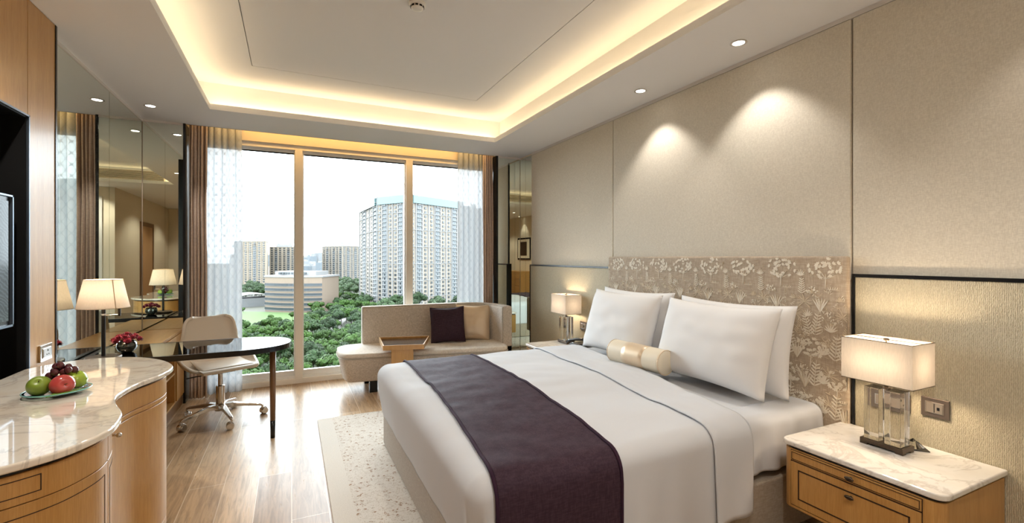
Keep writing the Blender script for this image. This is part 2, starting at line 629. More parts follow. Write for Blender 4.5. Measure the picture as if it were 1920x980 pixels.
def rug_mat():
    m, nt, b = new_mat('sprigged_rug')
    v = coords(nt)
    dn = nt.nodes.new('ShaderNodeTexNoise')
    dn.inputs['Scale'].default_value = 14
    nt.links.new(v, dn.inputs['Vector'])
    add = nt.nodes.new('ShaderNodeVectorMath')
    add.operation = 'SCALE'
    add.inputs['Scale'].default_value = 0.06
    nt.links.new(dn.outputs['Color'], add.inputs[0])
    ad2 = nt.nodes.new('ShaderNodeVectorMath')
    ad2.operation = 'ADD'
    nt.links.new(v, ad2.inputs[0])
    nt.links.new(add.outputs[0], ad2.inputs[1])
    vo = nt.nodes.new('ShaderNodeTexVoronoi')
    vo.inputs['Scale'].default_value = 26
    nt.links.new(ad2.outputs[0], vo.inputs['Vector'])
    n1 = noise_tex(nt, v, 95, 2)
    lt = ramp(nt, vo.outputs['Distance'], [(0.20, 1.0), (0.36, 0.0)])
    tw = ramp(nt, n1, [(0.47, 0.0), (0.55, 1.0)])
    spr = mixc(nt, 1.0, lt, tw, 'MULTIPLY')
    n2 = noise_tex(nt, coords(nt, (1, 1, 1), (0, 0, 0.8)), 30, 3, 0.6, 2.0)
    line = ramp(nt, n2, [(0.47, 0.0), (0.5, 0.9), (0.53, 0.0)])
    n3 = noise_tex(nt, v, 55, 1)
    line = mixc(nt, 1.0, line, ramp(nt, n3, [(0.44, 0.0), (0.52, 1.0)]), 'MULTIPLY')
    # border: no sprigs in the outer band
    sp = nt.nodes.new('ShaderNodeSeparateXYZ')
    nt.links.new(v, sp.inputs[0])
    bx = nt.nodes.new('ShaderNodeMath')
    bx.operation = 'GREATER_THAN'
    bx.inputs[1].default_value = 0.12
    nt.links.new(sp.outputs['X'], bx.inputs[0])
    base = mixc(nt, noise_tex(nt, v, 160, 2), (0.58, 0.54, 0.48), (0.76, 0.72, 0.66))
    cc = mixc(nt, noise_tex(nt, v, 6, 2), (0.16, 0.09, 0.05), (0.42, 0.25, 0.14))
    f1 = mixc(nt, 1.0, spr, bx.outputs[0], 'MULTIPLY')
    f2 = mixc(nt, 1.0, line, bx.outputs[0], 'MULTIPLY')
    c = mixc(nt, f1, base, cc)
    c = mixc(nt, f2, c, (0.34, 0.26, 0.18))
    nt.links.new(c, b.inputs['Base Color'])
    b.inputs['Roughness'].default_value = 0.95
    b.inputs['Specular IOR Level'].default_value = 0.1
    hb = mixc(nt, f1, noise_tex(nt, v, 220, 2), (1, 1, 1))
    bump(nt, b, hb, 0.4, 0.004)
    return m


def sheer_mat():
    m = bpy.data.materials.new('trellis_sheer')
    m.use_nodes = True
    nt = m.node_tree
    nt.nodes.clear()
    o = nt.nodes.new('ShaderNodeOutputMaterial')
    d = nt.nodes.new('ShaderNodeBsdfDiffuse')
    t = nt.nodes.new('ShaderNodeBsdfTranslucent')
    tp = nt.nodes.new('ShaderNodeBsdfTransparent')
    d.inputs[0].default_value = (0.72, 0.74, 0.76, 1)
    uv = nt.nodes.new('ShaderNodeUVMap')
    sp = nt.nodes.new('ShaderNodeSeparateXYZ')
    nt.links.new(uv.outputs[0], sp.inputs[0])

    def cosn(src, k):
        a = nt.nodes.new('ShaderNodeMath')
        a.operation = 'MULTIPLY'
        a.inputs[1].default_value = k
        nt.links.new(src, a.inputs[0])
        c = nt.nodes.new('ShaderNodeMath')
        c.operation = 'COSINE'
        nt.links.new(a.outputs[0], c.inputs[0])
        return c.outputs[0]
    k = 2 * PI / 0.085
    s = nt.nodes.new('ShaderNodeMath')
    s.operation = 'ADD'
    nt.links.new(cosn(sp.outputs['X'], k), s.inputs[0])
    nt.links.new(cosn(sp.outputs['Y'], k * 0.8), s.inputs[1])
    ab = nt.nodes.new('ShaderNodeMath')
    ab.operation = 'ABSOLUTE'
    nt.links.new(s.outputs[0], ab.inputs[0])
    pat = ramp(nt, ab.outputs[0], [(0.10, 1.0), (0.34, 0.0)])
    nt.links.new(mixc(nt, pat, (0.42, 0.43, 0.44), (0.27, 0.285, 0.305)), t.inputs[0])
    op = nt.nodes.new('ShaderNodeMath')
    op.operation = 'MULTIPLY_ADD'
    op.inputs[1].default_value = 0.03
    op.inputs[2].default_value = 0.95
    nt.links.new(pat, op.inputs[0])
    m1 = nt.nodes.new('ShaderNodeMixShader')
    m1.inputs[0].default_value = 0.5
    nt.links.new(d.outputs[0], m1.inputs[1])
    nt.links.new(t.outputs[0], m1.inputs[2])
    m2 = nt.nodes.new('ShaderNodeMixShader')
    nt.links.new(op.outputs[0], m2.inputs[0])
    nt.links.new(tp.outputs[0], m2.inputs[1])
    nt.links.new(m1.outputs[0], m2.inputs[2])
    nt.links.new(m2.outputs[0], o.inputs[0])
    return m


def tv_mat():
    m, nt, b = new_mat('screen_picture')
    v = coords(nt, (1, 1, 1), (0.5, 0, 0))
    w = nt.nodes.new('ShaderNodeTexWave')
    w.bands_direction = 'Z'
    w.inputs['Scale'].default_value = 18
    w.inputs['Distortion'].default_value = 9
    w.inputs['Detail'].default_value = 3
    nt.links.new(v, w.inputs['Vector'])
    c = ramp(nt, w.outputs['Fac'], [(0.3, (0.045, 0.075, 0.09)), (0.9, (0.16, 0.21, 0.235))])
    nt.links.new(c, b.inputs['Emission Color'])
    b.inputs['Emission Strength'].default_value = 0.3
    b.inputs['Base Color'].default_value = (0.01, 0.012, 0.014, 1)
    b.inputs['Roughness'].default_value = 0.12
    return m


M['floor'] = floor_mat()
M['ripple'] = ripple_mat()
M['rug'] = rug_mat()
M['sheer'] = sheer_mat()
M['screen'] = tv_mat()
M['headboard'] = weave('taupe_headboard_fabric', (0.37, 0.29, 0.21), (0.47, 0.385, 0.29), 0.7, 120, 0.3)
M['tray_dark'] = plain('dark_tray_inlay', (0.045, 0.030, 0.022), 0.15, spec=0.6)
M['embroidery'] = plain('cream_embroidery', (0.74, 0.68, 0.57), 0.6)
M['embroidery_b'] = plain('tan_embroidery', (0.60, 0.50, 0.36), 0.6)

# ================================================================ the room
RX, LX, WY = 2.72, -1.275, 5.75      # bed wall, mirror wall, window plane
struct('floor', MB().box(-2.2, RX + 0.1, -4.2, WY + 0.1, -0.12, 0.0), M['floor'],
       'oak plank floor of the whole room, boards running towards the window', 'floor')

# lower ceiling with the raised tray opening
cb = MB()
x0, x1, y0, y1 = -2.2, RX + 0.1, -4.2, 5.47
for a in ((x0, CX0, y0, y1), (CX1, x1, y0, y1), (CX0, CX1, y0, CY0), (CX0, CX1, CY1, y1)):
    cb.box(a[0], a[1], a[2], a[3], LZ, LZ + 0.02)
struct('ceiling', cb, M['ceiling'], 'lower grey-white ceiling border around the raised tray', 'ceiling')
lb = MB()
e = 0.012
lb.box(CX0 - e, CX0, CY0 - e, CY1 + e, LZ + 0.0202, LZ + 0.05)
lb.box(CX1, CX1 + e, CY0 - e, CY1 + e, LZ + 0.0202, LZ + 0.05)
lb.box(CX0, CX1, CY1, CY1 + e, LZ + 0.0202, LZ + 0.05)
lb.box(CX0, CX1, CY0 - e, CY0, LZ + 0.0202, LZ + 0.05)
struct('trim_1', lb, M['ceiling'], 'thin lip round the cove opening in the ceiling', 'ceiling trim')
R = 0.10
ub = MB()
ub.box(CX0 - R - 0.03, CX0 - R, CY0 - R, CY1 + R, LZ + 0.02, UZ + 0.02)
ub.box(CX1 + R, CX1 + R + 0.03, CY0 - R, CY1 + R, LZ + 0.02, UZ + 0.02)
ub.box(CX0 - R - 0.03, CX1 + R + 0.03, CY1 + R, CY1 + R + 0.03, LZ + 0.02, UZ + 0.02)
ub.box(CX0 - R - 0.03, CX1 + R + 0.03, CY0 - R - 0.03, CY0 - R, LZ + 0.02, UZ + 0.02)
GX0, GX1, GY0, GY1 = -0.29, 1.665, 1.28, 4.33
g = 0.006
ub.box(CX0 - R, GX0 - g, CY0 - R, CY1 + R, UZ, UZ + 0.02)
ub.box(GX1 + g, CX1 + R, CY0 - R, CY1 + R, UZ, UZ + 0.02)
ub.box(GX0 - g, GX1 + g, CY0 - R, GY0 - g, UZ, UZ + 0.02)
ub.box(GX0 - g, GX1 + g, GY1 + g, CY1 + R, UZ, UZ + 0.02)
ub.box(CX0 - R - 0.1, CX1 + R + 0.1, CY0 - R - 0.1, CY1 + R + 0.1, UZ + 0.03, UZ + 0.05)
struct('ceiling', ub, M['ceiling'], 'raised tray ceiling washed by the warm cove light', 'ceiling')
struct('ceiling', MB().box(GX0, GX1, GY0, GY1, UZ, UZ + 0.022), M['ceiling'],
       'flat centre panel of the raised ceiling inside the thin groove', 'ceiling')

# walls
struct('wall_right', MB().box(RX, RX + 0.1, -0.15, WY + 0.2, 0, 3.05), M['plaster_warm'],
       'bed wall behind the padded wall panels', 'wall')
struct('wall_left', MB().box(-1.32, -1.285, 3.44, WY + 0.2, 0, 3.05).box(-1.62, -1.585, -4.2, 3.44, 0, 3.05).box(-1.6, -1.285, 3.44, 3.46, 0, 3.05), M['plaster_warm'],
       'left wall behind the tall mirrors and the television recess', 'wall')
# bathroom box and corridor behind the camera
struct('wall_back', MB().box(0.42, RX + 0.1, -0.17, -0.05, 0, LZ).box(0.42, 0.52, -4.2, -0.17, 0, LZ), M['plaster_warm'],
       'beige wall of the bathroom block and entrance corridor', 'wall')
struct('wall_back', MB().box(-2.2, 0.52, -4.3, -4.2, 0, LZ), M['plaster_warm'], 'end wall of the entrance corridor', 'wall')
struct('wall_left', MB().box(-1.585, -1.30, -4.2, 0.4, 0, LZ), M['plaster_warm'], 'corridor side of the left wall, behind the camera', 'wall')
# window wall
ww = MB()
ww.box(-1.4, RX + 0.1, 5.72, 5.95, 2.68, 3.05)
ww.box(-1.4, -0.93, 5.72, 5.95, 0, 2.68)
ww.box(2.40, RX + 0.1, 5.72, 5.95, 0, 2.68)
struct('wall_window', ww, M['plaster_warm'], 'cream wall around and above the window, lit amber by the curtain pocket', 'wall')
struct('ceiling', MB().box(-1.4, RX + 0.1, 5.47, 5.95, 3.03, 3.08).box(-1.4, RX + 0.1, 5.455, 5.47, LZ, 3.05), M['ceiling'],
       'curtain pocket recess in the ceiling above the window', 'ceiling')

# window: frame, mullions, three panes
wf = thing('window_1', 'floor to ceiling window of three panes with cream metal frame', 'window', (0.7, 5.78, 0))
tag(wf, kind='structure')
WX0, WX1 = -0.93, 2.40
MUL = [(0.033, 0.112), (1.282, 1.366)]
fb = MB()
fb.box(WX0, WX1, 5.75, 5.86, 0.0, 0.056)
fb.box(WX0, WX1, 5.75, 5.86, 2.63, 2.69)
fb.box(WX0, WX0 + 0.06, 5.75, 5.86, 0.056, 2.63)
fb.box(WX1 - 0.06, WX1, 5.75, 5.86, 0.056, 2.63)
fb.build('window_frame', M['frame_face'], wf, bevel=0.002)
for a, b_ in MUL:
    MB().box(a, b_, 5.75, 5.86, 0.056, 2.63).build('mullion', M['frame_face'], wf, bevel=0.002)
bays = [(WX0 + 0.06, MUL[0][0]), (MUL[0][1], MUL[1][0]), (MUL[1][1], WX1 - 0.06)]
for a, b_ in bays:
    s = MB()
    s.box(a, b_, 5.775, 5.85, 0.056, 0.085)
    s.box(a + 0.008, b_ - 0.008, 5.795, 5.845, 0.085, 0.14)
    s.box(a, b_, 5.79, 5.85, 2.60, 2.63)
    s.box(a, a + 0.012, 5.79, 5.85, 0.085, 2.60)
    s.box(b_ - 0.012, b_, 5.79, 5.85, 0.085, 2.60)
    s.build('sash', M['white_metal'], wf, bevel=0.002)
    MB().box(a + 0.012, b_ - 0.012, 5.815, 5.823, 0.14, 2.60).build('glass_pane', M['window_glass'], wf)
    MB().box(a + 0.012, b_ - 0.012, 5.805, 5.812, 2.585, 2.60).build('gasket', M['black'], wf)

# ---- padded wall panels on the bed wall
pan = [(3.484, 5.100, 'padded cream wall panel next to the narrow mirror by the window'),
       (1.453, 3.474, 'padded cream wall panel above the embroidered headboard'),
       (-0.05, 1.443, 'padded cream wall panel above the near bedside cabinet')]
for a, b_, lab in pan:
    o = MB().box(RX - 0.022, RX, a, b_, 1.30, LZ - 0.030).build('wall_panel', M['fabric_wall'], bevel=0.004)
    tag(o, lab, 'wall panel')
struct('trim_2', MB().box(RX - 0.016, RX, -0.05, 5.106, LZ - 0.026, LZ), M['plaster'],
       'thin pale strip between bed wall panels and ceiling', 'trim')
struct('trim_3', MB().box(RX - 0.012, RX, 5.100, 5.106, 0, LZ), M['black'],
       'slim black edge between wall panel and corner mirror', 'trim')
for a, b_, lab, tr_end, mat in ((3.500, 5.112, 'low padded wall panel with black edge behind the far bedside lamp', 1, 'ripple'),
                                (-0.05, 1.437, 'low embossed gold wall panel behind the near bedside lamp', 0, 'ripple')):
    t = thing('dado_panel', lab, 'wall panel', (RX, (a + b_) / 2, 0))
    MB().box(RX - 0.036, RX - 0.005, a + 0.012, b_ - 0.012, 0.0, 1.318).build('padding', M[mat], t, bevel=0.003)
    k = MB().box(RX - 0.042, RX - 0.004, a, b_, 1.318, 1.334)
    if tr_end:
        k.box(RX - 0.042, RX - 0.004, b_ - 0.012, b_, 0.0, 1.318)
    else:
        k.box(RX - 0.042, RX - 0.004, b_ - 0.012, b_, 0.0, 1.318)
    k.build('edge_trim', M['black'], t)

# ---- tall mirrors
def mirror(lab, *bx):
    o = MB().box(*bx).build('wall_mirror', M['mirror'])
    tag(o, lab, 'mirror', 'tall wall mirrors')
MT = LZ - 0.02
mirror('tall mirror panel on the left wall next to the oak post', LX - 0.006, LX, 3.462, 4.570, 0.0, MT)
mirror('tall mirror panel on the left wall next to the corner', LX - 0.006, LX, 4.575, 5.436, 0.0, MT)
mirror('narrow mirror facing the room left of the brown curtain', LX + 0.004, -0.955, 5.444, 5.450, 0.0, MT)
mirror('narrow corner mirror on the bed wall beside the window', RX - 0.006, RX - 0.002, 5.108, 5.290, 0.0, MT)
mirror('narrow corner mirror on the bed wall, its half nearer the curtain', RX - 0.006, RX - 0.002, 5.293, 5.446, 0.0, MT)
mirror('narrow mirror facing the room right of the brown curtain', 2.395, RX - 0.010, 5.450, 5.456, 0.0, MT)
struct('trim_4', MB().box(-0.955, -0.935, 5.436, 5.75, 0, LZ), M['black'], 'black edge board between left mirror and curtain', 'trim')
struct('trim_5', MB().box(2.368, 2.394, 5.440, 5.75, 0, LZ), M['black'], 'black edge board between right mirror and curtain', 'trim')
struct('wall_window', MB().box(-1.33, -0.956, 5.452, 5.75, 0, 3.03).box(2.396, RX, 5.458, 5.75, 0, 3.03), M['plaster_warm'],
       'short return walls behind the narrow mirrors', 'wall')
struct('trim_6', MB().box(LX - 0.004, LX + 0.006, 3.462, 5.444, MT, LZ).box(LX, -0.94, 5.438, 5.45, MT, LZ).box(2.37, RX, 5.444, 5.456, MT, LZ),
       M['plaster'], 'plaster strip above the tall mirrors', 'trim')  # plain pale plaster strip

# ---- television wall: oak post, upper cupboards, black recess
t = thing('television_wall_unit', 'tall oak clad unit with a black recess for the television', 'wall unit', (-1.4, 3.2, 0))
MB().box(-1.58, -1.198, 3.147, 3.440, 0.0, LZ - 0.004).build('post', M['oak'], t)
MB().box(-1.58, -1.194, 3.440, 3.458, 0.0, LZ - 0.004).build('post_edge', M['black'], t)
for a, b_ in ((2.30, 3.143), (1.46, 2.296), (0.6, 1.456)):
    MB().box(-1.222, -1.198, a, b_, 2.135, LZ - 0.008).build('cupboard_door', M['oak'], t, bevel=0.001)
MB().box(-1.58, -1.224, 0.6, 3.145, 2.140, LZ - 0.01).build('carcass', M['groove'], t)
MB().box(-1.582, -1.56, 0.6, 3.143, 0.0, 2.14).box(-1.56, -1.20, 3.128, 3.146, 0.0, 2.12).box(-1.56, -1.20, 0.6, 3.128, 2.12, 2.138).build('recess_lining', M['black_matte'], t)
MB().box(-1.202, -1.190, 3.138, 3.147, 0.0, 2.135).box(-1.202, -1.190, 0.6, 3.147, 2.126, 2.135).build('metal_edge', M['bluesteel'], t)
MB().box(-1.58, -1.20, 0.42, 0.6, 0, LZ - 0.004).build('post', M['oak'], t)

tv = thing('television', 'wall mounted flat television showing a grey-blue picture in the black recess', 'television', (-1.23, 2.5, 1.06))
ty0, ty1, tz0, tz1 = 2.02, 3.021, 1.092, 1.716
MB().box(-1.255, -1.212, ty0, ty1, tz0, tz1).build('casing', M['black'], tv, bevel=0.004)
MB().box(-1.212, -1.206, ty0 + 0.03, ty1 - 0.032, tz0 + 0.03, tz1 - 0.03).build('screen', M['screen'], tv)
bz = MB()
bz.box(-1.213, -1.200, ty0, ty1, tz0, tz0 + 0.010).box(-1.213, -1.200, ty0, ty1, tz1 - 0.008, tz1)
bz.box(-1.213, -1.200, ty1 - 0.008, ty1, tz0, tz1).box(-1.213, -1.200, ty0, ty0 + 0.008, tz0, tz1)
bz.build('bezel', M['bluesteel'], tv)
MB().box(-1.558, -1.255, 2.45, 2.6, 1.32, 1.48).build('bracket', M['black'], tv)

# ---- downlights
def downlight(x, y, lab, power=26, angle=88, z=LZ, rot=(0, 0, 0), blend=0.45):
    t = thing('recessed_downlight', lab, 'ceiling light', (x, y, z), 'recessed downlights')
    MB().lathe([(0.046, z - 0.0005), (0.048, z - 0.004), (0.036, z - 0.005), (0.033, z - 0.001)], (x, y, 0), 32).build('trim_ring', M['plaster'], t, smooth=True)
    MB().lathe([(0.0001, z - 0.003), (0.034, z - 0.003), (0.034, z - 0.0015), (0.0001, z - 0.0015)], (x, y, 0), 32).build('lens', M['downlight'], t)
    if power:
        spot_light('downlight_lamp', (x, y, z - 0.012), power, SOFT, angle, blend, 0.02, rot)
downlight(2.452, 1.945, 'round recessed downlight above the near side of the headboard', 23, 96)
downlight(2.465, 2.835, 'round recessed downlight above the far side of the headboard', 23, 96)
downlight(-1.097, 4.926, 'round recessed downlight in the ceiling beside the tall mirrors', 26, 100)
downlight(-0.95, 2.2, 'added unseen fill downlight over the credenza, behind the viewer', 65, 130)  # unseen lamp added to fill the room from the left
downlight(2.40, 0.45, 'added unseen fill downlight near the corner behind the viewer', 12, 100)  # added lamp out of view, fills the near corner
downlight(0.9, 0.35, 'added unseen fill downlight at the foot end, behind the viewer', 70, 140)  # unseen lamp added as fill from behind the viewer
downlight(-0.4, -1.2, 'added fill downlight over the corridor entrance', 45, 130)  # lamp added as fill where the corridor begins
downlight(-0.4, -3.1, 'added fill downlight at the end of the corridor', 40, 120)  # further fill lamp added to brighten the corridor
downlight(-1.12, -2.3, 'round recessed downlight above the framed picture', 14, 80)

sd = thing('smoke_detector', 'small round white smoke detector on the raised ceiling', 'smoke detector', (0.70, 2.83, UZ))
MB().lathe([(0.052, UZ), (0.052, UZ - 0.012), (0.040, UZ - 0.018), (0.038, UZ - 0.034), (0.022, UZ - 0.042), (0.0001, UZ - 0.044)], (0.70, 2.83, 0), 32).build('casing', M['white_metal'], sd, smooth=True)
sl = MB()
for k in range(10):
    a = 2 * PI * k / 10
    sl.obox((0.70 + 0.0395 * math.cos(a), 2.83 + 0.0395 * math.sin(a), UZ - 0.026), 0.004, 0.017, 0.010, a)
sl.build('vent_slots', M['black'], sd)

# ---- air conditioning grille on the cove's back side, seen in the mirrors
ac = thing('air_grille', 'long slatted air conditioning grille in the back side of the cove', 'grille', (0.7, CY0 - R, 2.86))
MB().box(-0.5, 1.9, CY0 - R, CY0 - R + 0.006, 2.775, 2.955).build('frame', M['plaster_warm'], ac)
k = MB()
for i in range(8):
    k.obox((0.7, CY0 - R + 0.012, 2.79 + 0.021 * i), 2.36, 0.014, 0.004, 0, 0.5)
k.build('slats', M['steel'], ac)

# ---- behind the camera: doors, picture, chest (seen in mirrors)
def door(n, lab, x0, x1, y0, y1, axis):
    t = thing('door_%d' % n, lab, 'door', ((x0 + x1) / 2, (y0 + y1) / 2, 0))
    tag(t, kind='structure')
    if axis == 'X':       # door in a wall facing the corridor, along Y
        MB().box(x0, x1, y0, y0 + 0.09, 0, 2.2).box(x0, x1, y1 - 0.09, y1, 0, 2.2).box(x0, x1, y0 + 0.09, y1 - 0.09, 2.11, 2.2).build('frame', M['walnut'], t, bevel=0.002)
        MB().box(x0 + 0.01, x1 - 0.012, y0 + 0.09, y1 - 0.09, 0, 2.11).build('leaf', M['oak_pale'], t)
    else:
        MB().box(x0, x0 + 0.09, y0, y1, 0, 2.2).box(x1 - 0.09, x1, y0, y1, 0, 2.2).box(x0 + 0.09, x1 - 0.09, y0, y1, 2.11, 2.2).build('frame', M['walnut'], t, bevel=0.002)
        MB().box(x0 + 0.09, x1 - 0.09, y0 + 0.01, y1 - 0.012, 0, 2.11).build('leaf', M['oak_pale'], t)
door(1, 'dark framed bathroom door on the corridor wall', 0.385, 0.418, -2.6, -1.6, 'X')
door(2, 'dark framed entrance door at the corridor end', -1.0, 0.1, -4.198, -4.16, 'Y')

wb2 = thing('bathroom_window', 'white framed glass partition with a blind in the bathroom wall', 'partition', (1.5, -0.05, 0))
MB().box(0.60, 0.84, -0.05, -0.03, 0.0, 2.55).box(2.3, 2.5, -0.05, -0.03, 0.0, 2.55).box(0.84, 2.3, -0.05, -0.03, 2.4, 2.55).build('frame', M['plaster'], wb2)
MB().box(0.84, 2.3, -0.048, -0.038, 0.0, 2.4).build('blind', M['sofa_seat'], wb2)

fa = thing('framed_picture', 'dark framed picture with a pale mount hung on the back wall', 'picture', (-1.28, -2.3, 1.3))
MB().box(-1.30, -1.275, -2.75, -1.85, 1.35, 2.05).build('frame', M['black'], fa, bevel=0.003)
MB().box(-1.275, -1.271, -2.70, -1.90, 1.40, 2.00).build('mount', M['cream_silk'], fa)
MB().box(-1.271, -1.268, -2.52, -2.08, 1.48, 1.92).build('print', M['bronze'], fa)
ch = thing('wooden_chest', 'low banded wooden chest under the framed picture', 'chest', (-1.05, -2.3, 0))
MB().box(-1.29, -0.85, -2.9, -1.7, 0.08, 1.0).build('body', M['oak_h'], ch, bevel=0.004)
for i in range(4):
    MB().box(-0.855, -0.835, -2.88, -1.72, 0.12 + 0.22 * i, 0.32 + 0.22 * i).build('drawer', M['oak_h'], ch, bevel=0.003)
MB().box(-1.27, -0.87, -2.88, -1.72, 0.0, 0.08).build('plinth', M['black'], ch)

# ---------------------------------------------------------------- curtains
def curtain(name, lab, cat, mat, xa, xb, y, amp, folds, z0, z1, seed, uvm=False, gather=0.0, thick=0.0):
    rnd = random.Random(seed)
    nu, nv = folds * 14, 26
    ph = [rnd.uniform(-0.5, 0.5) for _ in range(folds + 2)]
    am = [rnd.uniform(0.65, 1.15) for _ in range(folds + 2)]

    def fn(u, v):
        fz = u * folds
        i = int(min(fz, folds - 1e-6))
        fr = fz - i
        a = am[i] * (1 - fr) + am[i + 1] * fr
        p = ph[i] * (1 - fr) + ph[i + 1] * fr
        s = math.sin(2 * PI * fz + p * 1.5)
        sq = math.copysign(abs(s) ** 0.75, s)
        w = 1 - gather * math.sin(PI * min(1, v * 1.0)) * 0.25
        xx = xa + (xb - xa) * (u + 0.16 / folds * math.cos(2 * PI * fz + p))
        flare = 1 + 0.25 * (1 - v)
        xx += 0.012 * noise.noise(Vector((u * 6, v * 2.5, seed)))
        yy = y + amp * a * sq * flare * w + 0.008 * noise.noise(Vector((u * 9, v * 3, seed + 5)))
        return (xx, yy, z0 + (z1 - z0) * v)
    mb = MB().grid(fn, nu, nv)
    o = mb.build(name, mat, smooth=True, solid=thick)
    if uvm:
        me = o.data
        uv = me.uv_layers.new(name='UVMap')
        # arc length along the fold gives an undistorted trellis
        w = nu + 1
        acc = [0.0]
        base = mb.v[:w]
        for i in range(1, w):
            acc.append(acc[-1] + math.dist(base[i - 1], base[i]))
        for lp in me.loops:
            vi = lp.vertex_index
            uv.data[lp.index].uv = (acc[vi % w], mb.v[vi][2])
    tag(o, lab, cat)
    return o


curtain('curtain', 'brown curtain gathered at the left end of the window', 'curtain', M['drape'], -0.925, -0.775, 5.555, 0.026, 5, 0.012, 2.99, 3, thick=0.003)
curtain('curtain', 'brown curtain gathered at the right end of the window', 'curtain', M['drape'], 2.235, 2.362, 5.560, 0.025, 4, 0.012, 2.99, 4, thick=0.003)
curtain('sheer_curtain', 'white trellis patterned sheer hanging at the left side of the window', 'sheer curtain', M['sheer'], -0.80, -0.485, 5.655, 0.026, 5, 0.012, 2.99, 5, True)
curtain('sheer_curtain', 'white trellis patterned sheer hanging at the right side of the window', 'sheer curtain', M['sheer'], 1.915, 2.26, 5.655, 0.026, 5, 0.012, 2.99, 6, True)

# ================================================================ bed
def arc(n, cx, cy, r, a0, a1):
    return [(cx + r * math.cos(a0 + (a1 - a0) * i / n), cy + r * math.sin(a0 + (a1 - a0) * i / n)) for i in range(n + 1)]


def rounded_rect(x0, x1, y0, y1, r, n=6):
    return (arc(n, x1 - r, y0 + r, r, -PI / 2, 0) + arc(n, x1 - r, y1 - r, r, 0, PI / 2)
            + arc(n, x0 + r, y1 - r, r, PI / 2, PI) + arc(n, x0 + r, y0 + r, r, PI, 1.5 * PI))


bed = thing('bed', 'large double bed with upholstered base and white sheeted mattress', 'bed', (1.6, 2.53, 0))
MB().box(0.625, 2.64, 1.545, 3.575, 0.02, 0.30).build('bed_base', M['base_fabric'], bed, bevel=0.012, seg=3)
MB().box(0.70, 2.60, 1.62, 3.50, 0.30, 0.33).build('slat_platform', M['black_matte'], bed)
BY0, BY1, BFX, BTZ = 1.515, 3.575, 0.575, 0.620
# mattress in its white sheet, soft rounded shell
def shell_profile(poly, z0, z1, r, rows=8):
    """rounded-edge slab from an outline: returns a mesh builder"""
    n = len(poly)
    cx = sum(p[0] for p in poly) / n
    cy = sum(p[1] for p in poly) / n
    rings = []
    def inset(d):
        out = []
        for i in range(n):
            a, b_, c = poly[i - 1], poly[i], poly[(i + 1) % n]
            t = Vector((c[0] - a[0], c[1] - a[1])).normalized()
            nx, ny = -t.y, t.x
            out.append((b_[0] + nx * d, b_[1] + ny * d))
        return out
    prof = [(r, z0)] + [(r * (1 - math.cos(a)), z0 + r - r * math.cos(a) * 0 - r * (1 - math.sin(a)) * 1 + 0) for a in []]
    steps = []
    for i in range(rows + 1):
        a = PI / 2 * i / rows
        steps.append((r * (1 - math.sin(a)), z0 + r * (1 - math.cos(a))))
    for i in range(rows + 1):
        a = PI / 2 * i / rows
        steps.append((r * (1 - math.cos(a)), z1 - r * (1 - math.sin(a))))
    mb = MB()
    vs = []
    for d, z in steps:
        vs += [(p[0], p[1], z) for p in inset(d)]
    fs = []
    k = len(steps)
    for j in range(k - 1):
        for i in range(n):
            a, b_ = j * n + i, j * n + (i + 1) % n
            fs.append((a, b_, b_ + n, a + n))
    fs.append(tuple(reversed(range(n))))
    fs.append(tuple(range((k - 1) * n, k * n)))
    return mb.add(vs, fs)


def ccw(poly):
    s = sum(poly[i - 1][0] * poly[i][1] - poly[i][0] * poly[i - 1][1] for i in range(len(poly)))
    return poly if s > 0 else list(reversed(poly))


shell_profile(rounded_rect(0.70, 2.645, 1.570, 3.55, 0.07, 8), 0.325, 0.600, 0.06).build('mattress', M['linen'], bed, smooth=True)
# hanging sheet corner at the head, near side
def sheet(u, v):
    x = 2.06 + (2.635 - 2.06) * u
    a = v * 0.42
    r = 0.055
    if a < 0.12:
        y, z = 1.575 + r + (0.12 - a), 0.606
    else:
        s = a - 0.12
        if s < r * PI / 2:
            y, z = 1.575 + r - r * math.sin(s / r), 0.606 - r * (1 - math.cos(s / r))
        else:
            y, z = 1.575, 0.606 - r - (s - r * PI / 2)
    w = max(0, min(1, (0.606 - z) / 0.2))
    y -= 0.008 + 0.014 * w * (0.5 + 0.5 * math.sin(x * 17 + 1.0)) + 0.008 * w * math.sin(x * 43)
    z += 0.006 * noise.noise(Vector((x * 6, a * 8, 1)))
    return (x, y, z)
MB().grid(sheet, 50, 34).build('sheet', M['linen'], bed, smooth=True, solid=0.004)


def crown(x, y):
    """height of the bed's soft top"""
    t = (y - BY0) / (BY1 - BY0)
    t = max(0.0, min(1.0, t))
    return BTZ + 0.030 * math.sin(PI * t) ** 0.7 - 0.012 * max(0, 1.0 - (x - BFX)) ** 2


def wrinkle(x, y, z):
    p = Vector((x * 1.6, y * 2.2, z * 3))
    return 0.016 * noise.noise(p) + 0.005 * noise.noise(p * 4.1)


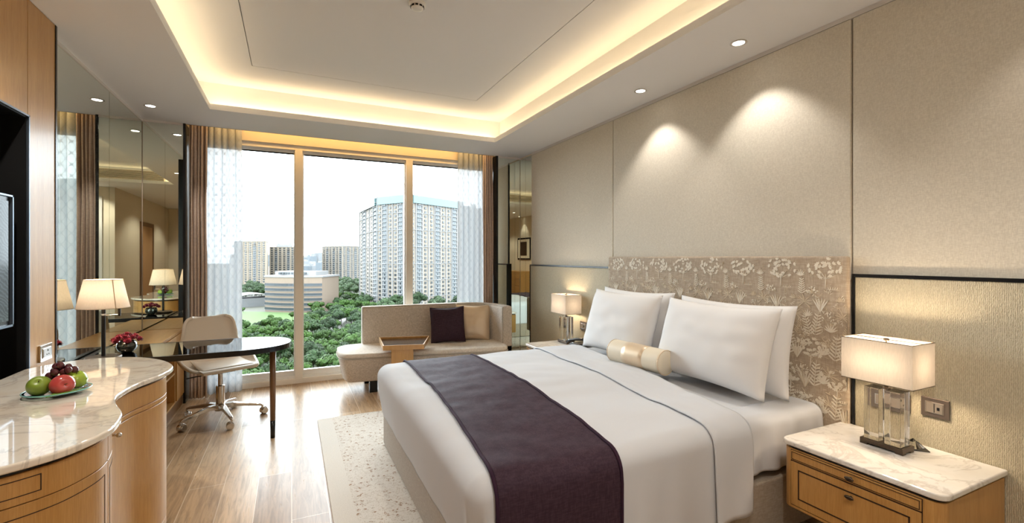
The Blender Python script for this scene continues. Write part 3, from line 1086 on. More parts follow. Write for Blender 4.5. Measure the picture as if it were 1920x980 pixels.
# duvet: soft top with rounded edges hanging down three sides
def duvet():
    r_in = 0.085
    ix0, iy0, iy1 = BFX + r_in, BY0 + r_in, BY1 - r_in
    def xh(y):
        t = (y - iy0) / (iy1 - iy0)
        return 1.98 + 0.30 * t
    path = []
    NS, NC, NF = 46, 14, 46
    for i in range(NS):
        t = i / NS
        path.append((xh(iy0) + (ix0 - xh(iy0)) * t, iy0, 0, -1))
    for i in range(NC):
        a = -PI / 2 - (PI / 2) * i / NC
        path.append((ix0, iy0, math.cos(a), math.sin(a)))
    for i in range(NF):
        t = i / NF
        path.append((ix0, iy0 + (iy1 - iy0) * t, -1, 0))
    for i in range(NC):
        a = PI - (PI / 2) * i / NC
        path.append((ix0, iy1, math.cos(a), math.sin(a)))
    for i in range(NS + 1):
        t = i / NS
        path.append((ix0 + (xh(iy1) - ix0) * t, iy1, 0, 1))
    NT, NR, ND = 26, 10, 18
    vs = []
    n = len(path)
    mx, my = 1.4, (iy0 + iy1) / 2
    for j in range(NT + NR + ND + 1):
        for (px, py, nx, ny) in path:
            hem = 0.25
            near = ny < -0.5
            if nx > -0.99 and ny < 0:
                hem = 0.25 - 0.045 * min(1.0, abs(ny))
            if j <= NT:
                k = j / NT
                cxm = xh(my)
                x = cxm * (1 - k) + px * k
                y = my + (py - my) * k
                z = crown(x, y)
                z += wrinkle(x, y, 0)
            elif j <= NT + NR:
                a = PI / 2 * (j - NT) / NR
                ztop = crown(px, py)
                s = r_in * math.sin(a)
                x, y = px + nx * s, py + ny * s
                z = ztop - r_in * 0.9 * (1 - math.cos(a)) + wrinkle(px, py, 0) * (1 - 0.4 * (j - NT) / NR)
            else:
                k = (j - NT - NR) / ND
                ztop = crown(px, py) - r_in * 0.9
                z = ztop + (hem - ztop) * k
                arcp = px * 1.3 + py * 1.1
                w = k * (0.014 * math.sin(arcp * 9 + 2.2) + 0.010 * math.sin(arcp * 21 + px * 3))
                out = r_in + 0.010 * k + w * (0.9 if near else 0.12) - 0.012
                out += 0.012 * (1 - k)
                if nx < -0.5:
                    out -= 0.042 * k ** 1.5
                if nx < -0.05 and ny < -0.05:
                    out += 0.022 * k * math.sin(math.atan2(-ny, -nx) * 6.0)
                x, y = px + nx * out, py + ny * out
            vs.append((x, y, z))
    fs = []
    for j in range(NT + NR + ND):
        for i in range(n - 1):
            a = j * n + i
            fs.append((a, a + n, a + n + 1, a + 1))
    return MB().add(vs, fs)


def weld(o, dist=0.0005):
    bm = bmesh.new()
    bm.from_mesh(o.data)
    bmesh.ops.remove_doubles(bm, verts=bm.verts, dist=dist)
    bm.to_mesh(o.data)
    bm.free()
    o.data.polygons.foreach_set('use_smooth', [True] * len(o.data.polygons))
    return o


dv = weld(duvet().build('duvet', M['linen'], smooth=True, solid=0.012))
tag(dv, 'smooth white duvet spread over the bed and hanging down its sides', 'duvet')


def drape_strip(xa, xb, eps, z_near, z_far, nu=30, nv=120, seed=1, amp=1.0):
    """cloth band laid across the bed; xa(y), xb(y) give its two edges"""
    r = 0.085
    iy0, iy1 = BY0 + r, BY1 - r
    la = crown(0, iy0) - 0.9 * r - z_near
    lb_ = crown(0, iy1) - 0.9 * r - z_far
    q = r * PI / 2
    L = la + q + (iy1 - iy0) + q + lb_

    def fn(u, v):
        s = v * L
        w = 0.0
        rr = r + eps
        if s < la:
            k = 1 - s / la
            y, z = iy0 - rr, z_near + s
            w = k
        elif s < la + q:
            a = PI / 2 * (1 - (s - la) / q)
            y, z = iy0 - rr * math.sin(a), None
            ang = a
            z = crown(1.0, iy0) + eps - (0.9 * r + eps) * (1 - math.cos(a))
        elif s < la + q + iy1 - iy0:
            y = iy0 + s - la - q
            z = crown(1.0, y) + eps
        elif s < L - lb_:
            a = PI / 2 * (s - (L - lb_ - q)) / q
            y = iy1 + rr * math.sin(a)
            z = crown(1.0, iy1) + eps - (0.9 * r + eps) * (1 - math.cos(a))
        else:
            y, z = iy1 + rr, crown(1.0, iy1) - 0.9 * r - (s - (L - lb_))
            w = (s - (L - lb_)) / lb_
        yy = min(max(y, BY0), BY1)
        a0, b0 = xa(yy), xb(yy)
        x = a0 + (b0 - a0) * u
        if s < la:
            arcp = x * 1.3 + iy0 * 1.1
            y -= w * (0.014 * math.sin(arcp * 9 + 2.2) + 0.010 * math.sin(arcp * 21 + x * 3)) * 0.9 + 0.004
        yc = min(max(y, iy0), iy1)
        z += wrinkle(x, yc, 0) * (1 if w == 0 else 1 - w) + (crown(x, yc) - crown(1.0, yc))
        edge = min(u, 1 - u)
        z += eps * 0.25 * (min(1, edge * 10)) * (1 if w == 0 else 0)
        z += 0.004 * amp * noise.noise(Vector((x * 22, y * 7, seed))) * (1 if w == 0 else 0.2)
        z -= 0.0 * edge
        return (x, y, z)
    return MB().grid(fn, nu, nv)


def lerp(a, b, t):
    return a + (b - a) * t


def ty(y):
    return (y - 1.5) / 2.05


fold = drape_strip(lambda y: lerp(1.73, 1.90, ty(y)), lambda y: lerp(1.985, 2.31, ty(y)), 0.015, 0.200, 0.35, 24, 120, 3).build('turned_down_sheet', M['linen'], smooth=True, solid=0.006)
tag(fold, 'white top sheet folded back in a band below the pillows', 'bed sheet')
run = thing('bed_runner', 'dark plum bed runner laid across the foot half of the duvet', 'bed runner', (0.95, 2.5, 0.6))
xa, xb = (lambda y: lerp(0.655, 0.775, ty(y)) + 0.03 * math.sin(PI * ty(y))), (lambda y: lerp(1.205, 1.315, ty(y)) + 0.02 * math.sin(PI * ty(y)))
drape_strip(xa, xb, 0.011, 0.10, 0.42, 40, 150, 8, 0.7).build('cloth', M['purple'], run, smooth=True, solid=0.006)
for f_, nm in ((xa, 'edge_binding'), (xb, 'edge_binding')):
    drape_strip((lambda y, f_=f_: f_(y) - 0.006), (lambda y, f_=f_: f_(y) + 0.006), 0.014, 0.10, 0.42, 4, 150, 8, 0.7).build(nm, M['purple_dark'], run, smooth=True, solid=0.008)


# ---- headboard
hb = thing('headboard', 'upholstered headboard in taupe fabric embroidered with cream trees and plants', 'headboard', (2.69, 2.46, 0))
HY0, HY1, HX, HZ = 1.441, 3.496, 2.655, 1.428
MB().box(HX, 2.683, HY0, HY1, 0.0, HZ).build('padded_board', M['headboard'], hb, bevel=0.014, seg=4)
em, em2 = MB(), MB()
hr = random.Random(11)


def leaf(mb, y, z, ang, L, w, curve=0.0):
    """pointed leaf drawn on the board face; local frame: along ang from (y, z)"""
    pts = []
    w = max(0.0022, w * 0.62)
    n = 5
    d = (math.cos(ang), math.sin(ang))
    p = (-d[1], d[0])
    up, lo = [], []
    for i in range(n + 1):
        t = i / n
        ww_ = w * math.sin(PI * min(1, t * 0.9 + 0.08)) ** 0.8 * (0.5 if i in (0,) else 1)
        cx_ = y + d[0] * L * t + p[0] * curve * t * t
        cz_ = z + d[1] * L * t + p[1] * curve * t * t
        if i in (0, n):
            up.append((cx_, cz_))
        else:
            up.append((cx_ + p[0] * ww_ / 2, cz_ + p[1] * ww_ / 2))
            lo.append((cx_ - p[0] * ww_ / 2, cz_ - p[1] * ww_ / 2))
    poly = up + list(reversed(lo))
    poly = [(min(max(a, HY0 + 0.006), HY1 - 0.006), min(max(b_, 0.3), HZ - 0.004)) for a, b_ in poly]
    m_ = len(poly)
    X0 = HX - hr.uniform(0.0010, 0.0032)
    mb.add([(X0, a, b_) for a, b_ in poly] + [(HX + 0.001, a, b_) for a, b_ in poly],
           [tuple(range(m_))] + [(i, (i + 1) % m_, m_ + (i + 1) % m_, m_ + i) for i in range(m_)])


def stemline(mb, y0, z0, y1, z1, w=0.003):
    L = math.hypot(y1 - y0, z1 - z0)
    leaf(mb, y0, z0, math.atan2(z1 - z0, y1 - y0), L, w)


def motif_tree(y, z):
    # z = base of trunk; canopy of round blossoms
    stemline(em, y, z, y - 0.004, z + 0.085, 0.007)
    for a, l in ((2.2, 0.05), (1.0, 0.05), (2.7, 0.06), (0.5, 0.05)):
        leaf(em, y - 0.004, z + 0.055, a, l, 0.004)
    for i in range(34):
        a, r = hr.uniform(0, 2 * PI), math.sqrt(hr.random())
        py, pz = y + 0.088 * r * math.cos(a), z + 0.115 + 0.048 * r * math.sin(a)
        for k in range(3):
            leaf(em, py, pz, a + (k - 1) * 0.7, 0.017, 0.013, 0.003)
    leaf(em, y, z, PI, 0.075, 0.004)
    for k in range(5):
        leaf(em, y - 0.02 - 0.01 * k, z, 1.2 + 0.2 * k, 0.014, 0.004)


def motif_agave(y, z, s=1.0, mb=None):
    mb = mb or em
    for k in range(7):
        a = PI / 2 + (k - 3) * 0.36
        leaf(mb, y, z, a, s * (0.050 - 0.004 * abs(k - 3)), 0.010 * s)


def motif_fern(y, z, s=1.0, tilt=0.0, mb=None):
    mb = mb or em
    a0 = PI / 2 + tilt
    for k in range(7):
        t = k / 7
        py, pz = y + math.cos(a0) * 0.10 * s * t, z + math.sin(a0) * 0.10 * s * t
        leaf(mb, py, pz, a0 + 0.95, 0.034 * s * (1 - 0.5 * t), 0.009 * s)
        leaf(mb, py, pz, a0 - 0.95, 0.034 * s * (1 - 0.5 * t), 0.009 * s)
    stemline(mb, y, z, y + math.cos(a0) * 0.11 * s, z + math.sin(a0) * 0.11 * s, 0.003)


def motif_fan(y, z, s=1.0):
    for k in range(6):
        a = PI / 2 + (k - 2.5) * 0.17
        leaf(em, y, z, a, 0.085 * s, 0.011 * s, (k - 2.5) * 0.004)
    for k in range(14):
        a = PI / 2 + hr.uniform(-0.55, 0.55)
        leaf(em2, y, z + 0.0, a, hr.uniform(0.03, 0.085) * s, 0.002)


def motif_palm(y, z, s=1.0):
    for k in range(9):
        a = PI / 2 + (k - 4) * 0.52
        leaf(em2, y, z, a, 0.055 * s, 0.008, 0.012 * (1 if k > 4 else -1))


def motif_bush(y, z, s=1.0):
    for k in range(26):
        a = hr.uniform(0.2, PI - 0.2)
        r = hr.uniform(0.02, 0.07) * s
        py, pz = y + r * math.cos(a) * 0.8, z + r * math.sin(a)
        leaf(em, py, pz, a, 0.010, 0.009)
        if k % 4 == 0:
            stemline(em2, y, z, py, pz, 0.002)


CW = 0.2565
for c in range(8):
    yc = HY0 + 0.128 + CW * c
    for (dy, dz, kind) in ():
        pass
    motif_tree(yc - 0.01, 1.245)
    motif_agave(yc + 0.125, 1.315, 0.8)
    motif_fern(yc + 0.120, 1.215, 0.9)
    motif_palm(yc + 0.105, 1.165, 0.9)
    motif_bush(yc + 0.06, 1.215, 0.55)
    motif_fan(yc + 0.015, 1.115)
    motif_agave(yc - 0.085, 1.180, 0.6, em2)
    motif_bush(yc - 0.035, 1.045, 1.1)
    motif_agave(yc + 0.085, 1.085, 0.85)
    motif_fern(yc + 0.045, 0.985, 1.25, 0.15)
    motif_fern(yc + 0.07, 0.985, 1.15, -0.3)
    motif_agave(yc - 0.04, 1.01, 1.1)
    motif_palm(yc - 0.10, 1.095, 0.8)
    motif_fern(yc - 0.11, 0.985, 0.8, 0.3, em2)
    if c < 2:
        for k, zz in enumerate((0.86, 0.70, 0.54)):
            motif_fern(yc + (0.05 if k % 2 else -0.06), zz, 1.35, 0.1)
            motif_tree(yc + (-0.07 if k % 2 else 0.07), zz - 0.06)
            motif_fan(yc + (0.10 if k % 2 else -0.11), zz - 0.02, 1.1)
            motif_agave(yc, zz + 0.02, 1.2)
            motif_bush(yc + 0.12, zz + 0.05, 0.9)
            motif_palm(yc - 0.03, zz + 0.07, 1.0)
for k in range(360):       # scattered ground marks and grasses
    y, z = hr.uniform(HY0 + 0.01, HY1 - 0.03), hr.uniform(0.93, 1.40)
    leaf(em2, y, z, hr.choice((0.0, PI, hr.uniform(0, PI))), hr.uniform(0.01, 0.035), 0.003)
for k in range(300):       # small curled sprigs filling the gaps
    y, z = hr.uniform(HY0 + 0.01, HY1 - 0.03), hr.uniform(0.95, 1.22)
    a = hr.uniform(0, 2 * PI)
    for q in range(3):
        leaf(em if k % 3 else em2, y + 0.008 * q * math.cos(a), z + 0.008 * q * math.sin(a), a + 0.9 - 0.5 * q, 0.016, 0.005, 0.004)
for k in range(110):
    y, z = hr.uniform(HY0 + 0.01, 1.95), hr.uniform(0.5, 1.0)
    leaf(em2, y, z, hr.uniform(0, PI), hr.uniform(0.01, 0.035), 0.004)
em.build('embroidery', M['embroidery'], hb)
em2.build('embroidery', M['embroidery_b'], hb)


# ---- pillows
def pillow_mb(w, h, t, pinch=0.10, flange=0.0, n=36, seed=0, crease=0.006):
    """cushion lying in the local XZ plane (width X, height Z), thickness along Y"""
    def side(sgn):
        def fn(u, v):
            a, b_ = 2 * u - 1, 2 * v - 1
            th = (max(0, 1 - abs(a) ** 2.6) ** 0.55) * (max(0, 1 - abs(b_) ** 2.6) ** 0.55)
            # edges bow inward between the corners
            xx = a * w / 2 * (1 - pinch * (1 - b_ * b_) * 0.0 - pinch * 0.55 * (1 - abs(b_) ** 2) * abs(a) ** 3)
            zz = b_ * h / 2 * (1 - pinch * (1 - abs(a) ** 2) * abs(b_) ** 3)
            cr = crease * noise.noise(Vector((a * 3 + seed, b_ * 3, seed * 2))) * th
            cr += 0.6 * crease * math.sin((a + b_) * 9 + seed) * (abs(a * b_) ** 1.5) * min(1, th * 3)
            return (xx, sgn * (t / 2 * th) + cr * 1.5, zz)
        return fn
    mb = MB()
    f1, f2 = side(-1), side(1)
    mb.grid(f1, n, n)
    mb.grid(lambda u, v: f2(1 - u, v), n, n)
    return mb


def place(o, loc, rot):
    o.location = loc
    o.rotation_euler = rot
    return o


def pillow(name, lab, cat, mat, w, h, t, base, lean, rz, pinch=0.10, group=None, seed=0, piping=None, roll=0.0):
    """base = middle of the lower edge, lean = tilt back from upright"""
    mb = pillow_mb(w, h, t, pinch, seed=seed)
    o = mb.build(name, mat, smooth=True)
    # weld the seam
    bm = bmesh.new()
    bm.from_mesh(o.data)
    bmesh.ops.remove_doubles(bm, verts=bm.verts, dist=0.0006)
    bm.to_mesh(o.data)
    bm.free()
    o.data.polygons.foreach_set('use_smooth', [True] * len(o.data.polygons))
    m = Matrix.Translation(base) @ Matrix.Rotation(rz, 4, 'Z') @ Matrix.Rotation(-lean, 4, 'X') @ Matrix.Rotation(roll, 4, 'Y') @ Matrix.Translation((0, 0, h / 2))
    o.matrix_world = m
    o.location, o.rotation_euler = m.to_translation(), m.to_euler()
    tag(o, lab, cat, group)
    if piping:
        pts = []
        N = 20
        for (a0, b0, a1, b1) in ((-1, -1, 1, -1), (1, -1, 1, 1), (1, 1, -1, 1), (-1, 1, -1, -1)):
            for i in range(N):
                a, b_ = lerp(a0, a1, i / N), lerp(b0, b1, i / N)
                pts.append((a * w / 2 * (1 - pinch * 0.55 * (1 - b_ * b_) * abs(a) ** 3), 0,
                            b_ * h / 2 * (1 - pinch * (1 - a * a) * abs(b_) ** 3)))
        MB().path(pts, 0.004, 6, True).build('piping', piping, o, smooth=True)
    return o


# facing the foot of the bed: local -Y must look towards -X, so rotate by -90 degrees
RZ = -PI / 2
PZ = 0.635
pillow('bed_pillow', 'large white pillow leaning at the window side, in front of another', 'pillow', M['pillow_linen'], 0.82, 0.52, 0.21, (2.300, 2.985, PZ + 0.012), math.radians(17), RZ, 0.09, 'white bed pillows', 1)
pillow('bed_pillow', 'large white pillow leaning nearest the bedside cabinet, in front of another', 'pillow', M['pillow_linen'], 0.84, 0.52, 0.21, (2.285, 2.075, PZ + 0.006), math.radians(17), RZ, 0.09, 'white bed pillows', 4)
pillow('bed_pillow', 'white pillow mostly hidden behind the window side front pillow', 'pillow', M['pillow_linen'], 0.85, 0.53, 0.15, (2.480, 2.985, PZ), math.radians(8), RZ, 0.09, 'white bed pillows', 2)
pillow('bed_pillow', 'white pillow partly hidden behind the front pillow nearer the cabinet', 'pillow', M['pillow_linen'], 0.85, 0.53, 0.15, (2.470, 2.065, PZ - 0.01), math.radians(8), RZ, 0.09, 'white bed pillows', 3)

# ---- bolster: satin roll with wide gold band, lying in front of the pillows
bo = thing('bolster_cushion', 'cream satin bolster with a gold centre band lying against the pillows', 'bolster', (2.185, 2.53, 0.733), rz=math.radians(5.0), world=False)
br, bl = 0.082, 0.24
def roll_mb(y0, y1, r, n=40, seg=8, bulge=0.0):
    pr = [(r, y0 + (y1 - y0) * i / seg) for i in range(seg + 1)]
    return MB().lathe(pr, (0, 0, 0), n, Matrix.Rotation(-PI / 2, 4, 'X'))
m90 = Matrix.Rotation(-PI / 2, 4, 'X')
MB().lathe([(0.0001, -bl - 0.006), (br * 0.5, -bl - 0.004), (br * 0.9, -bl + 0.0), (br, -bl + 0.008), (br, -bl + 0.02), (br, -0.15), (br, -0.10), (br, -0.094)], (0, 0, 0), 44, m90).build('end_section', M['cream_silk'], bo, smooth=True)
MB().lathe([(br, 0.094), (br, 0.10), (br, 0.15), (br, bl - 0.02), (br, bl - 0.008), (br * 0.9, bl), (br * 0.5, bl + 0.004), (0.0001, bl + 0.006)], (0, 0, 0), 44, m90).build('end_section', M['cream_silk'], bo, smooth=True)
MB().lathe([(br, -0.097), (br + 0.0012, -0.096), (br + 0.0015, -0.06), (br + 0.0015, 0.06), (br + 0.0012, 0.096), (br, 0.097)], (0, 0, 0), 44, m90).build('centre_band', M['gold_silk'], bo, smooth=True)
for s in (-1, 1):
    pts = [(br * math.cos(a) * 0.985, s * (bl - 0.004), br * math.sin(a) * 0.985) for a in [2 * PI * i / 40 for i in range(40)]]
    MB().path(pts, 0.0035, 6, True).build('piping', M['gold_silk'], bo, smooth=True)

# ================================================================ rug
ru = MB().prism(ccw(rounded_rect(0, 2.2, 0, 2.4, 0.02, 3)), 0.001, 0.013).build('rug', M['rug'], bevel=0.004)
place(ru, (0.20, 1.96, 0.0), (0, 0, 0))
tag(ru, 'cream rug with small brown sprigs and a plain border under the bed', 'rug')

# ================================================================ bedside cabinets
def nightstand(lab, y0, y1, group):
    t = thing('bedside_cabinet', lab, 'bedside cabinet', (2.45, (y0 + y1) / 2, 0.0), group)
    X0, X1 = 2.160, 2.678
    zt = 0.541
    top = ccw([(X1, y0), (X1, y1)] + arc(6, X0 + 0.045, y1 - 0.045, 0.045, PI / 2, PI) + arc(6, X0 + 0.045, y0 + 0.045, 0.045, PI, 1.5 * PI))
    MB().prism(top, zt - 0.024, zt).build('marble_top', M['marble_w'], t, bevel=0.006, seg=3)
    d = 0.016
    sub = ccw([(X1, y0 + d), (X1, y1 - d)] + arc(6, X0 + 0.06, y1 - 0.06, 0.06 - d, PI / 2, PI) + arc(6, X0 + 0.06, y0 + 0.06, 0.06 - d, PI, 1.5 * PI))
    MB().prism(sub, zt - 0.036, zt - 0.024).build('shadow_gap', M['black'], t)
    d = 0.010
    body = ccw([(X1, y0 + d), (X1, y1 - d)] + arc(6, X0 + 0.05, y1 - 0.05, 0.05 - d, PI / 2, PI) + arc(6, X0 + 0.05, y0 + 0.05, 0.05 - d, PI, 1.5 * PI))
    MB().prism(body, 0.222, zt - 0.036).build('body', M['oak'], t, bevel=0.002)
    fx = X0 + d
    ya, yb = y0 + 0.075, y1 - 0.055
    # two drawers, seams in dark line
    for (z0, z1, inset) in ((0.452, 0.497, 0), (0.240, 0.445, 1)):
        dr = MB().box(fx - 0.006, fx + 0.01, ya, yb, z0, z1).build('drawer', M['oak'], t, bevel=0.0015)
        fr = MB()
        w = 0.0022
        def ring(a, b_, c, d_, X):
            fr.box(X - 0.0012, X + 0.001, a, b_, c, c + w).box(X - 0.0012, X + 0.001, a, b_, d_ - w, d_)
            fr.box(X - 0.0012, X + 0.001, a, a + w, c, d_).box(X - 0.0012, X + 0.001, b_ - w, b_, c, d_)
        ring(ya - 0.003, yb + 0.003, z0 - 0.003, z1 + 0.003, fx - 0.0005)
        if inset:
            ring(ya + 0.035, yb - 0.035, z0 + 0.035, z1 - 0.030, fx - 0.0065)
            ring(ya + 0.038, yb - 0.038, z0 + 0.038, z1 - 0.033, fx - 0.0065)
        else:
            ring(ya + 0.004, yb - 0.004, z0 + 0.005, z1 - 0.005, fx - 0.0065)
        fr.build('inlay', M['groove'], dr)
        zc = (z0 + z1) / 2 + (0.0 if not inset else 0.052)
        yc = (ya + yb) / 2 - 0.01
        kb = MB()
        kb.tube((fx - 0.007, yc, zc), (fx - 0.020, yc, zc), 0.005)
        kb.ball((fx - 0.022, yc, zc), 0.019, 20, 10, 0.32, 1.0, 0.48)
        kb.build('knob', M['bronze'], dr, smooth=True)
    MB().box(fx - 0.004, fx + 0.01, ya - 0.003, yb + 0.003, 0.226, 0.236).build('rail', M['oak'], t)
    return t


nightstand('wall hung oak bedside cabinet with marble top, nearest the viewer', 0.845, 1.484, 'bedside cabinets')
nightstand('far oak bedside cabinet with marble top, under the lamp and telephone', 3.62, 4.245, 'bedside cabinets')


# ================================================================ bedside lamps
def bedside_lamp(lab, cx_, cy_, zt, power):
    t = thing('table_lamp', lab, 'table lamp', (cx_, cy_, zt), 'crystal block bedside lamps')
    z = zt
    MB().box(cx_ - 0.048, cx_ + 0.048, cy_ - 0.086, cy_ + 0.086, z + 0.008, z + 0.028).box(cx_ - 0.048, cx_ - 0.02, cy_ - 0.086, cy_ - 0.055, z, z + 0.008).box(cx_ - 0.048, cx_ - 0.02, cy_ + 0.055, cy_ + 0.086, z, z + 0.008).box(cx_ + 0.02, cx_ + 0.048, cy_ - 0.086, cy_ - 0.055, z, z + 0.008).box(cx_ + 0.02, cx_ + 0.048, cy_ + 0.055, cy_ + 0.086, z, z + 0.008).build('base', M['bronze'], t, bevel=0.001)
    # crystal body: two upright blocks with the rod between them
    for s in (-1, 1):
        MB().box(cx_ - 0.040, cx_ + 0.040, cy_ + s * 0.042 - 0.031, cy_ + s * 0.042 + 0.031, z + 0.0285, z + 0.272).build('crystal_block', M['crystal'], t, bevel=0.0015, seg=2)
    MB().tube((cx_, cy_, z + 0.028), (cx_, cy_, z + 0.272), 0.0075).build('rod', M['chrome'], t, smooth=False)
    MB().tube((cx_, cy_, z + 0.272), (cx_, cy_, z + 0.325), 0.008).box(cx_ - 0.012, cx_ + 0.012, cy_ - 0.012, cy_ + 0.012, z + 0.272, z + 0.277).build('stem', M['bronze'], t)
    sh = MB()
    hx, hy, sz0, sz1 = 0.094, 0.142, z + 0.308, z + 0.500
    c = [(cx_ - hx, cy_ - hy), (cx_ + hx, cy_ - hy), (cx_ + hx, cy_ + hy), (cx_ - hx, cy_ + hy)]
    sh.add([(x, y, sz0) for x, y in c] + [(x, y, sz1) for x, y in c], [(i, (i + 1) % 4, 4 + (i + 1) % 4, 4 + i) for i in range(4)])
    so = sh.build('lamp_shade', M['shade'], t)
    for zz in (sz0, sz1):
        k = MB().path([(*q, zz) for q in c], 0.0016, 6, True)
        if zz == sz1:
            k.tube((cx_, cy_ - hy, sz1), (cx_, cy_ + hy, sz1), 0.0016, n=6)
        k.build('wire_frame', M['bronze'], so)
    MB().lathe([(0.0001, sz1 - 0.006), (0.011, sz1 - 0.006), (0.011, sz1 + 0.004), (0.0001, sz1 + 0.006)], (cx_, cy_, 0), 20).build('finial', M['bronze'], t, smooth=True)
    MB().tube((cx_, cy_, z + 0.325), (cx_, cy_, sz1 - 0.004), 0.003, n=8).build('harp', M['bronze'], t)
    for dy in (-0.055, 0.055):
        bulb('lamp_bulb', (cx_, cy_ + dy, z + 0.40), power, (1.0, 0.79, 0.56), 0.025)
    return t


bedside_lamp('near bedside lamp with lit rectangular linen shade and clear crystal block', 2.490, 1.190, 0.541, 3.8)
bedside_lamp('far bedside lamp with lit square-looking shade beside the white pillows', 2.560, 4.075, 0.541, 2.8)

# telephone on the far cabinet
ph = thing('telephone', 'black telephone handset on the far bedside cabinet beside the pillow', 'telephone', (2.58, 3.84, 0.541))
MB().box(2.50, 2.66, 3.74, 3.92, 0.541, 0.575).build('base', M['black'], ph, bevel=0.01, seg=3)
MB().path([(2.50, 3.97, 0.572), (2.52, 3.93, 0.592), (2.54, 3.86, 0.612), (2.56, 3.78, 0.622), (2.575, 3.74, 0.612)], 0.014, 10).build('handset', M['black'], ph, smooth=True)
kp = MB()
for i in range(4):
    for j in range(3):
        kp.box(2.52 + 0.022 * j, 2.535 + 0.022 * j, 3.77 + 0.022 * i, 3.785 + 0.022 * i, 0.575, 0.579)
kp.build('keypad', M['socket_dark'], ph)

# small crystal paperweight on a black card
pw = thing('glass_paperweight', 'small clear glass pyramid on a black square pad beside the lamp', 'paperweight', (2.60, 1.14, 0.541))
MB().obox((2.600, 1.155, 0.543), 0.12, 0.12, 0.004, 0.75).build('pad', M['black'], pw)
MB().add([(2.565, 1.115, 0.5455), (2.625, 1.10, 0.5455), (2.64, 1.16, 0.5455), (2.58, 1.175, 0.5455), (2.603, 1.137, 0.583)],
         [(0, 3, 2, 1), (0, 1, 4), (1, 2, 4), (2, 3, 4), (3, 0, 4)]).build('pyramid', M['crystal'], pw)


# ================================================================ sockets
def socket_plate(lab, x, y, z, w, h, face, kind, name='wall_socket'):
    """face: +1 looks to +X, -1 looks to -X"""
    t = thing(name, lab, 'wall socket', (x, y, z))
    dark = kind != 'white'
    X = lambda a, b_: (x + face * a, x + face * b_) if face > 0 else (x - b_, x - a)
    a, b_ = X(0, 0.010)
    MB().box(a, b_, y - w / 2, y + w / 2, z - h / 2, z + h / 2).build('plate', M['socket_dark'] if dark else M['steel'], t, bevel=0.002)
    a, b_ = X(0.010, 0.013)
    MB().box(a, b_, y - w / 2 + 0.018, y + w / 2 - 0.018, z - h / 2 + 0.018, z + h / 2 - 0.018).build('rim', M['chrome'], t, bevel=0.001)
    a, b_ = X(0.013, 0.015)
    MB().box(a, b_, y - w / 2 + 0.023, y + w / 2 - 0.023, z - h / 2 + 0.022, z + h / 2 - 0.022).build('face', M['socket_face'] if dark else M['socket'], t)
    hl = MB()
    a, b_ = X(0.015, 0.0165)
    if kind in ('white', 'double'):
        for (dy, dz, r) in ((0, 0.012, 0.005), (-0.011, -0.009, 0.0035), (0.011, -0.009, 0.0035)):
            hl.box(a, b_, y + dy - r * 0.7, y + dy + r * 0.7, z + dz - r, z + dz + r)
    else:
        hl.box(a, b_, y - 0.001, y + 0.001, z - h / 2 + 0.024, z + h / 2 - 0.024)
        hl.box(a, b_, y - 0.020, y - 0.010, z - 0.008, z + 0.006)
    hl.build('pin_holes', M['black'], t)
    return t


socket_plate('steel wall socket with three pin holes on the oak post', -1.198, 3.315, 0.912, 0.13, 0.088, 1, 'white')
socket_plate('bronze wall socket plate right of the near bedside lamp', 2.684, 1.086, 0.727, 0.105, 0.088, -1, 'switch')
socket_plate('bronze wall socket plate seen behind the near crystal lamp', 2.684, 1.255, 0.715, 0.15, 0.088, -1, 'double')
socket_plate('dark switch plate beside the far bedside lamp and pillow', 2.684, 3.925, 0.725, 0.13, 0.088, -1, 'switch', 'wall_switch')

# ================================================================ curved credenza
def catmull(pts, n=8):
    out = []
    k = len(pts)
    for i in range(k - 1):
        p0, p1, p2, p3 = pts[max(i - 1, 0)], pts[i], pts[i + 1], pts[min(i + 2, k - 1)]
        for j in range(n):
            t = j / n
            out.append(tuple(0.5 * (2 * p1[a] + (p2[a] - p0[a]) * t + (2 * p0[a] - 5 * p1[a] + 4 * p2[a] - p3[a]) * t * t
                                    + (3 * p1[a] - p0[a] - 3 * p2[a] + p3[a]) * t ** 3) for a in (0, 1)))
    out.append(tuple(pts[-1][:2]))
    return out


cred_pts = [(-1.190, 1.60), (-1.0, 1.60), (-0.84, 1.615), (-0.70, 1.665), (-0.590, 1.748), (-0.535, 1.86), (-0.525, 1.96), (-0.545, 2.085),
            (-0.590, 2.20), (-0.622, 2.30), (-0.628, 2.40), (-0.608, 2.54), (-0.562, 2.66), (-0.538, 2.77), (-0.545, 2.87),
            (-0.590, 2.99), (-0.660, 3.10), (-0.75, 3.19), (-0.85, 3.245), (-0.96, 3.262), (-1.06, 3.235), (-1.14, 3.165), (-1.190, 3.09)]
front = catmull(cred_pts, 7)


def offset_path(path, d):
    """shift an open path to its left by d (the path runs with the body on its left)"""
    out = []
    for i, p in enumerate(path):
        a, b_ = path[max(i - 1, 0)], path[min(i + 1, len(path) - 1)]
        t = Vector((b_[0] - a[0], b_[1] - a[1])).normalized()
        out.append((p[0] - t.y * d, p[1] + t.x * d))
    return out


def arclen(path):
    s = [0.0]
    for i in range(1, len(path)):
        s.append(s[-1] + math.dist(path[i - 1], path[i]))
    return s


def sub_path(path, s0, s1, n=40):
    S = arclen(path)
    out = []
    for k in range(n + 1):
        s = s0 + (s1 - s0) * k / n
        i = 0
        while i < len(S) - 2 and S[i + 1] < s:
            i += 1
        t = (s - S[i]) / max(1e-9, S[i + 1] - S[i])
        t = max(0, min(1, t))
        out.append((lerp(path[i][0], path[i + 1][0], t), lerp(path[i][1], path[i + 1][1], t)))
    return out


def s_at(path, x, y):
    S = arclen(path)
    return min(zip(S, path), key=lambda q: math.dist(q[1], (x, y)))[0]


